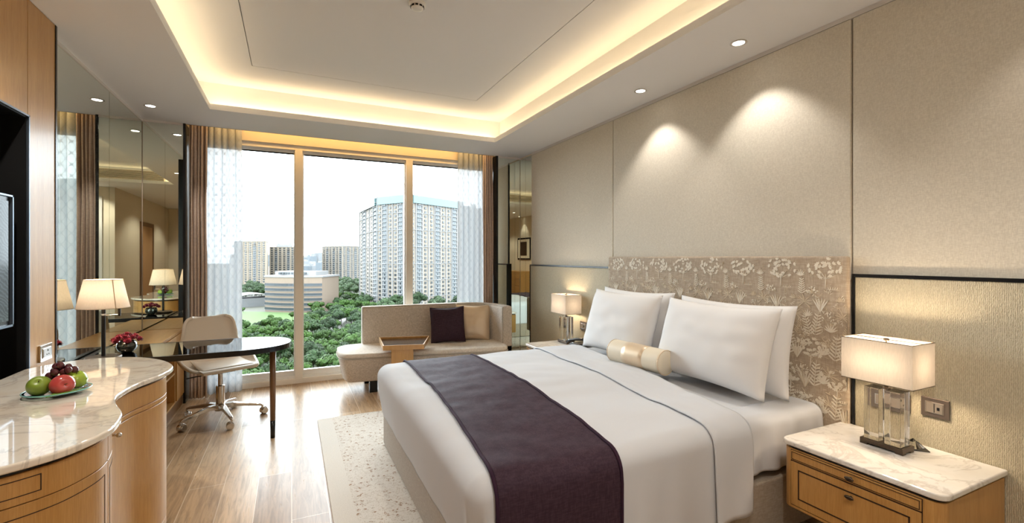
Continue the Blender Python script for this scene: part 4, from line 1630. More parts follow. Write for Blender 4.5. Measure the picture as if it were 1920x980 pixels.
def curved_panel(mb, path, s0, s1, z0, z1, out_d, in_d, n=40):
    p = sub_path(path, s0, s1, n)
    a, b_ = offset_path(p, -out_d), offset_path(p, in_d)
    k = len(p)
    vs = [(x, y, z0) for x, y in a] + [(x, y, z1) for x, y in a] + [(x, y, z1) for x, y in b_] + [(x, y, z0) for x, y in b_]
    fs = []
    for i in range(k - 1):
        for j in range(4):
            c0, c1 = j * k + i, ((j + 1) % 4) * k + i
            fs.append((c0, c0 + 1, c1 + 1, c1))
    fs += [(0, k, 2 * k, 3 * k), (k - 1, 4 * k - 1, 3 * k - 1, 2 * k - 1)]
    return mb.add(vs, fs)


cr = thing('credenza', 'curved oak credenza with cream marble top below the television', 'credenza', (-0.85, 2.4, 0))
MB().prism(ccw(front), 0.847, 0.870).build('marble_top', M['marble'], cr, bevel=0.007, seg=4)
body_path = offset_path(front, 0.028)
MB().prism(ccw(offset_path(front, 0.036)), 0.832, 0.847).build('shadow_gap', M['black'], cr)
MB().prism(ccw(offset_path(front, 0.050)), 0.10, 0.832).build('carcass', M['groove'], cr)
MB().prism(ccw(offset_path(front, 0.075)), 0.0, 0.10).build('plinth', M['black'], cr)
bp = body_path
S_cusp = s_at(bp, -0.645, 2.345)
S_n = s_at(bp, -0.556, 1.975)
S_end = arclen(bp)[-1]
S_a = s_at(bp, -0.60, 1.79)
gapw = 0.0025
def panel(name, s0, s1, z0, z1, parent=cr, mat='oak'):
    return curved_panel(MB(), bp, s0 + gapw, s1 - gapw, z0 + gapw * 0.6, z1 - gapw * 0.6, 0.0, 0.022, 44).build(name, M[mat], parent, bevel=0.0012, seg=1)
# far lobe: top rail, bead and one tall door, then plain curved back section
S_far = s_at(bp, -0.66, 3.07)
panel('top_rail', S_cusp, S_far, 0.745, 0.832)
panel('bead_rail', S_cusp, S_far, 0.722, 0.745)
door_far = panel('door', S_cusp, S_far, 0.135, 0.722)
panel('bottom_rail', S_cusp, S_far, 0.095, 0.135)
panel('side_panel', S_far, S_end, 0.095, 0.832)
kb = MB()
kx, ky = sub_path(bp, S_cusp + 0.04, S_cusp + 0.05, 1)[0]
kb.tube((kx, ky, 0.704), (kx + 0.022, ky - 0.008, 0.704), 0.005)
kb.ball((kx + 0.027, ky - 0.010, 0.704), 0.0125, 18, 10, 0.8, 1.0, 0.75)
kb.build('knob', M['steel'], door_far, smooth=True)
# near lobe: narrow post section, then wide drawer band and door with inset frame
panel('post_panel', S_n, S_cusp, 0.745, 0.832)
pp = panel('post_panel', S_n, S_cusp, 0.095, 0.745)
S_0 = s_at(bp, -1.0, 1.63)
S_mid = S_n - 0.30
dr = panel('drawer', S_0, S_n, 0.745, 0.832)
dn = panel('door', S_0, S_n, 0.095, 0.745)
panel('side_panel', 0.0, S_0, 0.095, 0.832)


def inlay(parent, s0, s1, z0, z1, w=0.0025):
    k = MB()
    curved_panel(k, bp, s0, s1, z0, z0 + w, 0.0010, 0.002, 44)
    curved_panel(k, bp, s0, s1, z1 - w, z1, 0.0010, 0.002, 44)
    curved_panel(k, bp, s0, s0 + w, z0, z1, 0.0010, 0.002, 2)
    curved_panel(k, bp, s1 - w, s1, z0, z1, 0.0010, 0.002, 2)
    return k.build('inlay', M['groove'], parent)
S_in = s_at(bp, -0.640, 1.755)
inlay(dr, S_in - 0.28, S_in, 0.768, 0.815)
inlay(dn, S_0 + 0.03, S_n - 0.035, 0.14, 0.712)
inlay(pp, S_n + 0.022, S_cusp - 0.02, 0.14, 0.712)

# ================================================================ fruit plate
PLX, PLY = -0.855, 2.480
pl = MB().lathe([(0.0001, 0.0), (0.055, 0.0), (0.075, 0.004), (0.100, 0.013), (0.104, 0.016), (0.100, 0.017), (0.072, 0.009), (0.052, 0.005), (0.0001, 0.005)], (0, 0, 0), 64).build('glass_plate', M['plate_glass'], smooth=True)
pl.location = (PLX, PLY, 0.8705)
tag(pl, 'round greenish glass plate on the marble credenza', 'plate')
MB().path([(0.1035 * math.cos(2 * PI * i / 64), 0.1035 * math.sin(2 * PI * i / 64), 0.0160) for i in range(64)], 0.0022, 8, True).build('rim', M['plate_rim'], pl, smooth=True)


def fruit_mb(r, squash=0.9, dim=0.22, n=36):
    prof = []
    for i in range(25):
        a = PI * i / 24
        rr = r * math.sin(a) * (1 + 0.05 * math.cos(a))
        z = -r * squash * math.cos(a)
        q = math.exp(-(rr / (r * 0.35)) ** 2)
        z += -dim * r * q if a > PI / 2 else dim * r * 0.6 * q
        prof.append((max(rr, 1e-4), z))
    return MB().lathe(prof, (0, 0, 0), n)


def fruit(name, lab, cat, mat, x, y, z, r, rot=(0, 0, 0), squash=0.9, stalk=True):
    o = fruit_mb(r, squash).build(name, M[mat], smooth=True)
    o.location = (x, y, z)
    o.rotation_euler = rot
    tag(o, lab, cat)
    if stalk:
        MB().path([(0, 0, r * 0.55), (0.002, 0, r * 0.80), (0.006, 0.001, r * 1.05)], 0.0016, 6).build('stalk', M['stem'], o)
    return o


fz = 0.878
fruit('apple', 'green apple at the desk side of the glass plate', 'apple', 'apple_green', PLX + 0.045, PLY + 0.030, fz + 0.037, 0.040, (0.35, 0.2, 0))
fruit('apple', 'red apple at the front of the glass plate', 'apple', 'apple_red', PLX + 0.030, PLY - 0.045, fz + 0.035, 0.040, (1.35, 0.1, 0.5))
gv = fruit('guava', 'bumpy green guava at the wall side of the glass plate', 'guava', 'guava', PLX - 0.046, PLY - 0.028, fz + 0.036, 0.038, (0.9, -0.3, 0.4), 1.08)
lf = MB().grid(lambda u, v: ((u - 0.5) * 0.13, (v - 0.5) * 0.045 * math.sin(PI * min(1, u * 0.95 + 0.03)), 0.006 * math.sin(PI * u) + 0.003 * abs(v - 0.5)), 14, 6).build('leaf', M['leaf_g'], smooth=True, solid=0.001)
place(lf, (PLX + 0.045, PLY - 0.062, fz + 0.004), (0, 0, 0.9))
tag(lf, 'flat green leaf lying under the red apple on the plate', 'leaf')
gr = thing('grape_bunch', 'bunch of dark red grapes piled on the other fruit', 'grapes', (PLX, PLY, fz + 0.07))
gpos = [(-0.018, 0.030, 0.048), (0.004, 0.034, 0.050), (0.028, 0.052, 0.062), (-0.030, 0.012, 0.064), (-0.010, 0.004, 0.078), (0.014, 0.010, 0.076), (0.030, 0.006, 0.082), (-0.022, 0.036, 0.078),
        (0.000, 0.030, 0.090), (0.024, 0.030, 0.090), (0.004, 0.012, 0.104), (-0.012, 0.022, 0.098), (0.042, 0.030, 0.078), (0.008, 0.048, 0.072), (-0.036, 0.028, 0.060)]
for (gx, gy, gz) in gpos:
    MB().ball((PLX + gx, PLY + gy, fz + gz), 0.0135, 20, 12, 1, 1, 1.1).build('grape', M['grape'], gr, smooth=True)
MB().path([(PLX - 0.03, PLY + 0.02, fz + 0.06), (PLX + 0.0, PLY + 0.025, fz + 0.08), (PLX + 0.035, PLY + 0.04, fz + 0.075)], 0.002, 6).build('stalk', M['leaf_g'], gr)

# ================================================================ desk: black framed glass top with rounded end
desk_z = 0.750
def desk_outline(d=0.0):
    x0 = -1.262 + 0 * d
    yf, yb = 3.845 + d, 4.465 - d
    xe = -0.006 - d
    pts = [(x0 + (0.03 if d else 0), yf)]
    pts += [(-0.42, yf)]
    # rounded free end: a half ellipse from the front edge to the back edge
    cy_ = (yf + yb) / 2
    for i in range(1, 24):
        a = -PI / 2 + PI * i / 24
        ex = (math.cos(a)) ** 0.85
        pts.append((-0.42 + (xe + 0.42) * ex, cy_ + (yb - yf) / 2 * math.copysign(abs(math.sin(a)) ** 0.9, math.sin(a))))
    pts += [(-0.42, yb), (x0 + (0.03 if d else 0), yb)]
    return pts


dk = thing('desk', 'writing desk with black framed smoked glass top and rounded free end', 'desk', (-0.64, 4.15, 0))
MB().prism(ccw(desk_outline(0.022)), desk_z - 0.010, desk_z - 0.001).build('glass_top', M['desk_glass'], dk)
oo, ii = ccw(desk_outline(0)), ccw(desk_outline(0.021))
n = len(oo)
fm = MB()
vs = [(x, y, desk_z - 0.040) for x, y in oo] + [(x, y, desk_z) for x, y in oo] + [(x, y, desk_z) for x, y in ii] + [(x, y, desk_z - 0.040) for x, y in ii]
fs = []
for i in range(n):
    j = (i + 1) % n
    for q in range(4):
        fs.append((q * n + i, q * n + j, ((q + 1) % 4) * n + j, ((q + 1) % 4) * n + i))
fm.add(vs, fs)
fm.build('top_frame', M['black'], dk, bevel=0.0015)
lg = MB().lathe([(0.0195, 0.14), (0.0235, desk_z - 0.041)], (-0.135, 4.105, 0), 28).build('leg', M['walnut'], dk, smooth=True)
MB().lathe([(0.0170, 0.0), (0.0192, 0.14)], (-0.135, 4.105, 0), 28).build('leg_tip', M['black'], lg, smooth=True)

# console cabinet along the mirror wall, desk end resting beside it
co = thing('console_cabinet', 'low oak console with drawers and open shelves under the corner mirrors', 'console', (-1.1, 4.95, 0))
cx0, cx1, cy0, cy1 = -1.262, -0.952, 4.485, 5.434
MB().box(cx0, cx1, cy0, cy1, 0.708, 0.733).build('worktop', M['oak_h'], co, bevel=0.002)
MB().box(cx0, cx1 - 0.01, cy0, cy1, 0.0, 0.09).build('plinth', M['walnut'], co)
MB().box(cx0, cx1 - 0.006, cy0, cy0 + 0.02, 0.09, 0.708).box(cx0, cx1 - 0.006, cy1 - 0.02, cy1, 0.09, 0.708).box(cx0, cx0 + 0.01, cy0, cy1, 0.09, 0.708).box(cx0, cx1 - 0.006, 5.10, 5.12, 0.09, 0.708).build('carcass', M['oak'], co)
MB().box(cx0, cx1 - 0.006, cy0 + 0.02, cy1 - 0.02, 0.09, 0.108).box(cx0, cx1 - 0.006, cy0 + 0.02, cy1 - 0.02, 0.36, 0.376).box(cx0, cx1 - 0.006, cy0 + 0.02, cy1 - 0.02, 0.575, 0.590).build('shelf', M['oak_h'], co)
for a, b_ in ((cy0 + 0.003, 5.108), (5.112, cy1 - 0.003)):
    d_ = MB().box(cx1 - 0.008, cx1 + 0.008, a, b_, 0.594, 0.704).build('drawer', M['oak'], co, bevel=0.001)
    ym = (a + b_) / 2
    MB().tube((cx1 + 0.006, ym, 0.655), (cx1 + 0.022, ym, 0.655), 0.004).ball((cx1 + 0.026, ym, 0.655), 0.010, 14, 8).build('knob', M['bronze'], d_, smooth=True)
MB().box(cx1 - 0.022, cx1 + 0.006, 5.13, cy1 - 0.004, 0.11, 0.585).build('door', M['oak'], co, bevel=0.001)

# desk legs at the wall side: slim black frame carrying the glass
MB().box(-1.25, -1.23, 3.87, 3.89, 0.0, desk_z - 0.041).box(-1.25, -1.23, 4.42, 4.44, 0.0, desk_z - 0.041).box(-1.25, -1.23, 3.87, 4.44, 0.04, 0.06).build('wall_frame', M['black'], dk)

# ================================================================ desk lamp
lx, ly = -1.128, 3.935
dl = thing('desk_lamp', 'desk lamp with lit cream drum shade on a slim dark pole', 'table lamp', (lx, ly, desk_z))
MB().lathe([(0.0001, desk_z), (0.095, desk_z), (0.097, desk_z + 0.010), (0.093, desk_z + 0.016), (0.0001, desk_z + 0.018)], (lx, ly, 0), 48).build('base', M['bronze'], dl, smooth=False)
MB().tube((lx, ly, desk_z + 0.016), (lx, ly, 1.13), 0.0115, n=24).build('pole', M['black_metal'], dl, smooth=False)
MB().lathe([(0.0117, 1.035), (0.0125, 1.036), (0.0125, 1.046), (0.0117, 1.047)], (lx, ly, 0), 24).build('collar', M['chrome'], dl)
for zz in (1.035, 1.082):
    MB().tube((lx, ly, zz), (lx + 0.085, ly - 0.005, zz + 0.004), 0.0032, n=10).build('cross_rod', M['chrome'], dl)
MB().box(lx + 0.078, lx + 0.092, ly - 0.012, ly + 0.002, 1.03, 1.10).build('side_post', M['black_metal'], dl, bevel=0.001)
MB().lathe([(0.017, 0), (0.017, 0.01)], (0, 0, 0), 20, Matrix.Rotation(PI / 2, 4, 'X')).build('dimmer', M['chrome'], dl).location = (-0.05 * 0 - 0.05, -0.045, 0.035)
sh = MB()
prof = [(0.138, 1.088), (0.100, 1.274)]
N = 56
for r, z in prof:
    pass
vs = []
for r, z in prof:
    vs += [(lx + r * math.cos(2 * PI * i / N), ly + r * math.sin(2 * PI * i / N), z) for i in range(N)]
sh.add(vs, [(i, (i + 1) % N, N + (i + 1) % N, N + i) for i in range(N)])
so = sh.build('lamp_shade', M['shade'], dl, smooth=True)
rg = MB()
for r, z in prof:
    rg.path([(lx + r * math.cos(2 * PI * i / N), ly + r * math.sin(2 * PI * i / N), z) for i in range(N)], 0.0018, 6, True)
rg.build('shade_edge', M['shade_trim'], so, smooth=True)
seam = math.radians(-48)
MB().tube((lx + 0.1402 * math.cos(seam), ly + 0.1402 * math.sin(seam), 1.089), (lx + 0.1003 * math.cos(seam), ly + 0.1003 * math.sin(seam), 1.273), 0.003, n=6).build('seam', M['shade_trim'], so)
bulb('lamp_bulb', (lx, ly, 1.19), 9.0, (1.0, 0.79, 0.56), 0.03)

# ================================================================ flower bowl
fx_, fy_ = -1.055, 4.135
fbw = thing('flower_bowl', 'round dark glass bowl packed with deep red blooms on the desk', 'flower bowl', (fx_, fy_, desk_z))
MB().lathe([(0.0001, 0.001), (0.032, 0.001), (0.050, 0.014), (0.061, 0.040), (0.058, 0.064), (0.047, 0.080), (0.044, 0.080), (0.054, 0.062), (0.056, 0.040), (0.044, 0.016), (0.0001, 0.008)], (fx_, fy_, desk_z), 48).build('bowl', M['dark_bowl'], fbw, smooth=True)
rr_ = random.Random(5)
blooms = [(0, 0, 0.122), (0.045, 0.0, 0.108), (-0.045, 0.005, 0.108), (0.0, 0.045, 0.108), (0.0, -0.045, 0.108), (0.036, 0.036, 0.104), (-0.036, 0.036, 0.104), (0.036, -0.036, 0.104), (-0.036, -0.036, 0.104),
          (0.070, -0.010, 0.088), (-0.070, 0.0, 0.088), (0.02, -0.068, 0.086), (-0.045, -0.055, 0.086)]
for (bx_, by_, bz_) in blooms:
    mb = MB()
    c = Vector((fx_ + bx_, fy_ + by_, desk_z + bz_))
    ax = Vector((bx_ * 9, by_ * 9, 1)).normalized()
    e1 = ax.cross(Vector((0.3, 1, 0.1))).normalized()
    e2 = ax.cross(e1)
    mb.ball(c, 0.013, 10, 6)
    for ringi, (cnt, tilt, L) in enumerate(((7, 0.35, 0.020), (10, 0.8, 0.026), (12, 1.25, 0.029), (12, 1.65, 0.027))):
        for k in range(cnt):
            a = 2 * PI * (k + 0.5 * ringi) / cnt + rr_.uniform(-0.1, 0.1)
            rad = e1 * math.cos(a) + e2 * math.sin(a)
            d = (ax * math.cos(tilt) + rad * math.sin(tilt)).normalized()
            sd_ = ax.cross(rad).normalized()
            up = d.cross(sd_).normalized() * 0.003
            p0 = c + d * 0.004
            p1 = c + d * L
            w = 0.0055
            mb.add([p0 - sd_ * 0.002, p0 + sd_ * 0.002, c + d * L * 0.6 + sd_ * w + up, p1 + up * 2.2, c + d * L * 0.6 - sd_ * w + up, c + d * L * 0.6 - up * 0.3],
                   [(0, 1, 5), (1, 2, 5), (2, 3, 5), (3, 4, 5), (4, 0, 5), (0, 4, 3, 2, 1)])
    mb.build('bloom', M['petal'], fbw)

# ================================================================ office chair
oc = thing('office_chair', 'taupe leather shell office chair on a chrome five star base at the desk', 'office chair', (-0.565, 4.76, 0), rz=math.radians(26), world=False)
prof = [(-0.245, 0.462, 0.205, 0.000), (-0.225, 0.478, 0.225, 0.004), (-0.16, 0.470, 0.245, 0.020), (-0.08, 0.455, 0.262, 0.052), (0.0, 0.447, 0.275, 0.085),
        (0.08, 0.448, 0.282, 0.115), (0.15, 0.462, 0.282, 0.130), (0.205, 0.500, 0.272, 0.120), (0.240, 0.560, 0.250, 0.085), (0.262, 0.640, 0.225, 0.045),
        (0.278, 0.730, 0.212, 0.020), (0.292, 0.820, 0.198, 0.008), (0.300, 0.868, 0.170, 0.002), (0.302, 0.882, 0.130, 0.000)]
def shell(u, v):
    a = 2 * u - 1
    f_ = v * (len(prof) - 1)
    i = min(int(f_), len(prof) - 2)
    t = f_ - i
    p0, p1, p2, p3 = prof[max(i - 1, 0)], prof[i], prof[i + 1], prof[min(i + 2, len(prof) - 1)]
    q = [0.5 * (2 * p1[k] + (p2[k] - p0[k]) * t + (2 * p0[k] - 5 * p1[k] + 4 * p2[k] - p3[k]) * t * t + (3 * p1[k] - p0[k] - 3 * p2[k] + p3[k]) * t ** 3) for k in range(4)]
    y, z, w, h = q
    aa = abs(a)
    x = w * math.copysign(math.sin(aa * PI / 2) ** 0.9 if aa > 0 else 0, a)
    lift = h * max(0, aa - 0.25) ** 1.8 / 0.75 ** 1.8
    back = max(0, min(1, (z - 0.52) / 0.2))
    y -= 0.055 * aa ** 2.2 * back
    z += lift
    return (x, y, z)
MB().grid(shell, 24, 44).build('seat_shell', M['leather'], oc, smooth=True, solid=0.026, subsurf=1)
cush = MB().grid(lambda u, v: ((2 * u - 1) * 0.205 * (1 - 0.12 * v), -0.215 + 0.37 * v, 0.487 + 0.022 * (1 - abs(2 * u - 1) ** 4) * (1 - abs(2 * v - 1) ** 4) + 0.035 * abs(2 * u - 1) ** 3 * v - 0.010 * math.sin(PI * v)), 20, 20)
cush.build('seat_cushion', M['leather'], oc, smooth=True, solid=0.012)
MB().lathe([(0.030, 0.095), (0.034, 0.10), (0.034, 0.300), (0.028, 0.303), (0.018, 0.304), (0.018, 0.425)], (0, 0, 0), 28).build('gas_column', M['steel'], oc, smooth=False)
MB().box(-0.09, 0.09, -0.08, 0.10, 0.420, 0.440).tube((0.06, 0.0, 0.418), (0.25 * -1, 0.02, 0.405), 0.005, n=8).build('tilt_mechanism', M['black_metal'], oc)
for k in range(5):
    a = 2 * PI * k / 5 + math.radians(-26 + 3)
    c, s_ = math.cos(a), math.sin(a)
    mb = MB()
    L = 0.325
    secs = [(0.02, 0.120, 0.026, 0.022), (0.10, 0.124, 0.020, 0.018), (0.20, 0.108, 0.016, 0.014), (L - 0.02, 0.090, 0.013, 0.011), (L, 0.082, 0.012, 0.010)]
    vs = []
    for (d, z, w, h) in secs:
        for (p, q) in ((-1, -1), (1, -1), (1, 1), (-1, 1)):
            vs.append((c * d - s_ * w * p, s_ * d + c * w * p, z + h * q))
    fs = [(0, 1, 2, 3), (16, 19, 18, 17)]
    for i in range(4):
        for j in range(4):
            fs.append((i * 4 + j, i * 4 + 4 + j, i * 4 + 4 + (j + 1) % 4, i * 4 + (j + 1) % 4))
    mb.add(vs, fs)
    lg_ = mb.build('base_arm', M['steel'], oc, bevel=0.004, seg=2)
    cs = MB()
    ex, ey = c * L, s_ * L
    cs.tube((ex, ey, 0.085), (ex, ey, 0.045), 0.009, n=12)
    b = a + 0.5 + k
    cb_, sb_ = math.cos(b), math.sin(b)
    for sg in (-1, 1):
        c0 = (ex - sb_ * 0.006 * sg + cb_ * 0.012, ey + cb_ * 0.006 * sg + sb_ * 0.012, 0.029)
        c1 = (ex - sb_ * 0.026 * sg + cb_ * 0.012, ey + cb_ * 0.026 * sg + sb_ * 0.012, 0.029)
        cs.tube(c0, c1, 0.0285, n=24)
    cs.tube((ex + sb_ * 0.010 + cb_ * 0.012, ey - cb_ * 0.010 + sb_ * 0.012, 0.034), (ex - sb_ * 0.010 + cb_ * 0.012, ey + cb_ * 0.010 + sb_ * 0.012, 0.034), 0.031, n=24)
    cs.build('caster', M['steel'], lg_, bevel=0.002, seg=1)
MB().lathe([(0.042, 0.085), (0.046, 0.10), (0.044, 0.135), (0.034, 0.148)], (0, 0, 0), 28).build('hub', M['steel'], oc, smooth=True)

# ================================================================ chaise sofa by the window
so_ = thing('chaise_sofa', 'beige tweed chaise sofa with one open end, standing at the window', 'sofa', (1.35, 5.2, 0))
seat_front = catmull([(0.455, 5.50), (0.440, 5.25), (0.462, 5.08), (0.53, 5.00), (0.70, 4.965), (1.19, 4.880), (1.70, 4.775), (2.05, 4.70), (2.17, 4.71), (2.225, 4.80), (2.245, 5.0), (2.24, 5.3), (2.16, 5.52), (2.0, 5.60)], 6)
seat_poly = ccw(seat_front + [(0.80, 5.62), (0.56, 5.60)])
def inset_poly(poly, d):
    out = []
    k = len(poly)
    for i in range(k):
        a, b_, c = poly[i - 1], poly[i], poly[(i + 1) % k]
        t = Vector((c[0] - a[0], c[1] - a[1])).normalized()
        out.append((b_[0] - t.y * d, b_[1] + t.x * d))
    return out
# base flares outwards towards the seat
lo = inset_poly(seat_poly, 0.055)
mb = MB()
k = len(seat_poly)
rows = [(lo, 0.118, 0.03), (lo, 0.122, 0.012), (lo, 0.135, 0.0), (seat_poly, 0.36, 0.006), (seat_poly, 0.372, 0.002)]
vs = []
for pl_, z, d in rows:
    vs += [(x, y, z) for x, y in inset_poly(pl_, d)]
fs = []
for j in range(len(rows) - 1):
    for i in range(k):
        fs.append((j * k + i, j * k + (i + 1) % k, (j + 1) * k + (i + 1) % k, (j + 1) * k + i))
fs += [tuple(reversed(range(k))), tuple(range((len(rows) - 1) * k, len(rows) * k))]
mb.add(vs, fs)
mb.build('seat_base', M['sofa'], so_, smooth=True)
shell_profile(seat_poly, 0.370, 0.425, 0.024, 5).build('seat_cushion', M['sofa_seat'], so_, smooth=True)
MB().path([(x, y, 0.374) for x, y in inset_poly(seat_poly, -0.003)], 0.0045, 6, True).build('piping', M['piping'], so_, smooth=True)
# backrest: upright slab along the window, curving round the right-hand end
bk = catmull([(0.735, 5.60), (1.0, 5.60), (1.6, 5.59), (1.90, 5.565), (2.10, 5.49), (2.235, 5.33), (2.285, 5.12), (2.285, 4.93)], 8)
def slab(path, t, z0, z1, r=0.035):
    pi_ = offset_path(path, -t / 2)      # towards the sitter
    po = offset_path(path, t / 2)
    prof_ = []
    nseg = 5
    sec = [(0, z0)]
    pts = []
    for i in range(nseg + 1):
        a = PI / 2 * i / nseg
        pts.append((0.0 + r * (1 - math.cos(a)), z1 - r * (1 - math.sin(a))))
    inner = [(0.0, z0), (0.0, (z0 + z1) / 2)] + pts
    outer = [(1 - f0, z) for f0, z in reversed([(f, z) for f, z in inner])]
    vs, fs = [], []
    m_ = len(path)
    full = [(f / t, z) for f, z in inner] + [(1 - f / t, z) for f, z in reversed(inner)]
    kf = len(full)
    for (ax_, ay), (bx_, by_) in zip(pi_, po):
        for f, z in full:
            vs.append((ax_ + (bx_ - ax_) * f, ay + (by_ - ay) * f, z))
    for i in range(m_ - 1):
        for j in range(kf - 1):
            fs.append((i * kf + j, (i + 1) * kf + j, (i + 1) * kf + j + 1, i * kf + j + 1))
        fs.append((i * kf + kf - 1, (i + 1) * kf + kf - 1, (i + 1) * kf, i * kf))
    fs += [tuple(range(kf)), tuple(reversed(range((m_ - 1) * kf, m_ * kf)))]
    return MB().add(vs, fs)
slab(bk, 0.13, 0.375, 0.852).build('backrest', M['sofa'], so_, smooth=False, bevel=0.012, seg=3)
top_in = offset_path(bk, -0.056)
MB().path([(*top_in[0], 0.44)] + [(*top_in[0], 0.80)] + [(x, y, 0.846) for x, y in top_in] + [(*top_in[-1], 0.80), (*top_in[-1], 0.40)], 0.0045, 6).build('piping', M['piping'], so_, smooth=True)
for (x, y) in ((0.78, 5.06), (0.78, 5.45), (1.95, 4.92), (1.95, 5.45)):
    MB().box(x - 0.04, x + 0.04, y - 0.03, y + 0.03, 0.0, 0.122).build('foot', M['black'], so_)

# cushions
pillow('sofa_cushion', 'square plum cushion leaning on the sofa in front of the gold one', 'cushion', M['purple'], 0.40, 0.42, 0.13, (1.655, 5.20, 0.425), math.radians(13), math.radians(-14), 0.09, None, 6, M['purple_dark'], roll=math.radians(-2))
pillow('sofa_cushion', 'square gold satin cushion leaning behind the plum one', 'cushion', M['gold_silk'], 0.43, 0.43, 0.14, (1.965, 5.26, 0.425), math.radians(14), math.radians(-22), 0.09, None, 7, M['gold_silk'], roll=math.radians(2))

# ================================================================ tray table
tt = thing('tray_table', 'small oak side table with a dark tray top in front of the sofa', 'side table', (1.05, 4.85, 0))
tz = 0.55
quad = [(0.812, 4.665), (1.199, 4.573), (1.384, 5.048), (0.862, 5.182)]
inn = inset_poly(quad, 0.014)
vs = [(x, y, tz - 0.048) for x, y in quad] + [(x, y, tz) for x, y in quad] + [(x, y, tz) for x, y in inn] + [(x, y, tz - 0.030) for x, y in inn]
fs = []
for i in range(4):
    j = (i + 1) % 4
    for q in range(3):
        fs.append((q * 4 + i, q * 4 + j, (q + 1) * 4 + j, (q + 1) * 4 + i))
fs.append((3, 2, 1, 0))
MB().add(vs, fs).build('tray_frame', M['oak'], tt, bevel=0.001)
MB().prism(inset_poly(quad, 0.0142), tz - 0.040, tz - 0.022).build('tray_inlay', M['tray_dark'], tt)
MB().obox((1.000, 4.650, (tz - 0.048) / 2 + 0.01), 0.215, 0.022, tz - 0.068, math.radians(-13)).build('pedestal', M['oak'], tt, bevel=0.001)
MB().obox((1.055, 4.830, 0.008), 0.34, 0.42, 0.014, math.radians(-13)).build('foot_plate', M['bronze'], tt, bevel=0.002)

# ================================================================ the view outside
GZ = -33.0
th = math.radians(25.47)


def spot(u, d):
    """ground point seen under bearing tangent u at distance d along the view axis"""
    return (d * (u * math.cos(th) + math.sin(th)), d * (-u * math.sin(th) + math.cos(th)))


def U(px):
    return (px - 960.0) / 867.0


M['ground'] = plain('shaded_dry_earth', (0.0364, 0.0365, 0.0249), 0.95, var=0.35)  # earth colour darkened to stand in for shade between the trees
M['grass'] = plain('bright_grass', (0.0314, 0.0669, 0.0079), 0.95, var=0.45)
M['grass2'] = plain('shaded_rough_grass', (0.0262, 0.0365, 0.0129), 0.95, var=0.5)  # grass colour with the shade under the trees painted in
M['road'] = plain('pale_road', (0.1138, 0.1065, 0.0991), 0.9, var=0.1)
M['t_wall'] = plain('tower_cream', (0.1612, 0.1394, 0.1143), 0.9)
M['t_grey'] = plain('tower_grey', (0.0955, 0.0991, 0.1012), 0.9)
M['t_dark'] = plain('tower_recess', (0.1147, 0.1265, 0.1342), 0.9)
M['t_tan'] = plain('tower_tan', (0.1748, 0.1471, 0.1139), 0.9)
M['t_pink'] = plain('office_pink_stone', (0.1357, 0.1028, 0.0767), 0.9)
M['t_white'] = plain('pale_roof', (0.1469, 0.1469, 0.1469), 0.9)
M['t_glass'] = plain('tower_window', (0.012, 0.0175, 0.0221), 0.25, spec=0.6)
M['t_teal'] = plain('teal_glass_band', (0.0461, 0.0918, 0.0955), 0.3, spec=0.5)
M['t_far'] = plain('haze_pale_block', (0.1212, 0.1285, 0.1359), 0.95)  # distance haze is put into this pale wall colour
M['t_farb'] = plain('haze_bluish_block', (0.0828, 0.0975, 0.1102), 0.95)  # bluer wall colour, also carrying the painted haze


def leafy(name, c0, c1):
    m, nt, b = new_mat(name)
    v = coords(nt)
    f = noise_tex(nt, v, 1.1, 5, 0.7)
    oi = nt.nodes.new('ShaderNodeObjectInfo')
    a = ramp(nt, f, [(0.3, c0), (0.7, c1)])
    h = nt.nodes.new('ShaderNodeHueSaturation')
    mm = nt.nodes.new('ShaderNodeMath')
    mm.operation = 'MULTIPLY_ADD'
    mm.inputs[1].default_value = 0.5
    mm.inputs[2].default_value = 0.75
    nt.links.new(oi.outputs['Random'], mm.inputs[0])
    nt.links.new(mm.outputs[0], h.inputs['Value'])
    nt.links.new(a, h.inputs['Color'])
    nt.links.new(h.outputs[0], b.inputs['Base Color'])
    b.inputs['Roughness'].default_value = 0.7
    b.inputs['Specular IOR Level'].default_value = 0.2
    return m


M['leaf_1'] = leafy('fresh_foliage', (0.0079, 0.0235, 0.0018), (0.0226, 0.053, 0.0045))
M['leaf_2'] = leafy('dark_foliage', (0.0047, 0.0132, 0.0029), (0.012, 0.0298, 0.006))
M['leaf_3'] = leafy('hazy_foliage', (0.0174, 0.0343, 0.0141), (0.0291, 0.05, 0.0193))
M['bark'] = plain('tree_bark', (0.022, 0.0167, 0.011), 0.9)

struct('ground', MB().prism([(-900, 30), (1700, 30), (2600, 3200), (-1900, 3200)], GZ - 1, GZ), M['ground'], 'dry earth ground far below the window', 'ground')


def patch(name, lab, mat, pts, z, kind='structure'):
    q = [spot(U(px), d) for px, d in pts]
    o = MB().prism(ccw(q), GZ, GZ + z).build(name, M[mat])
    return tag(o, lab, 'grass' if 'grass' in mat else 'road', kind=kind)


patch('lawn', 'bright green field in front of the curved office block', 'grass', [(330, 232), (590, 232), (575, 288), (350, 300)], 0.10)
patch('lawn', 'rough green land running back between the tree belts', 'grass2', [(560, 300), (720, 300), (720, 620), (600, 560)], 0.06)
patch('lawn', 'grassy ground under the foreground trees', 'grass2', [(300, 120), (1100, 120), (1000, 225), (320, 218)], 0.08)
patch('road', 'pale road crossing below the green field', 'road', [(300, 214), (640, 222), (640, 229), (300, 221)], 0.12)
patch('road', 'pale lane running between the foreground trees towards the tower', 'road', [(560, 150), (575, 150), (652, 262), (640, 262)], 0.14)
patch('road', 'pale lane beside the sofa side trees', 'road', [(650, 130), (672, 130), (690, 290), (672, 290)], 0.14)


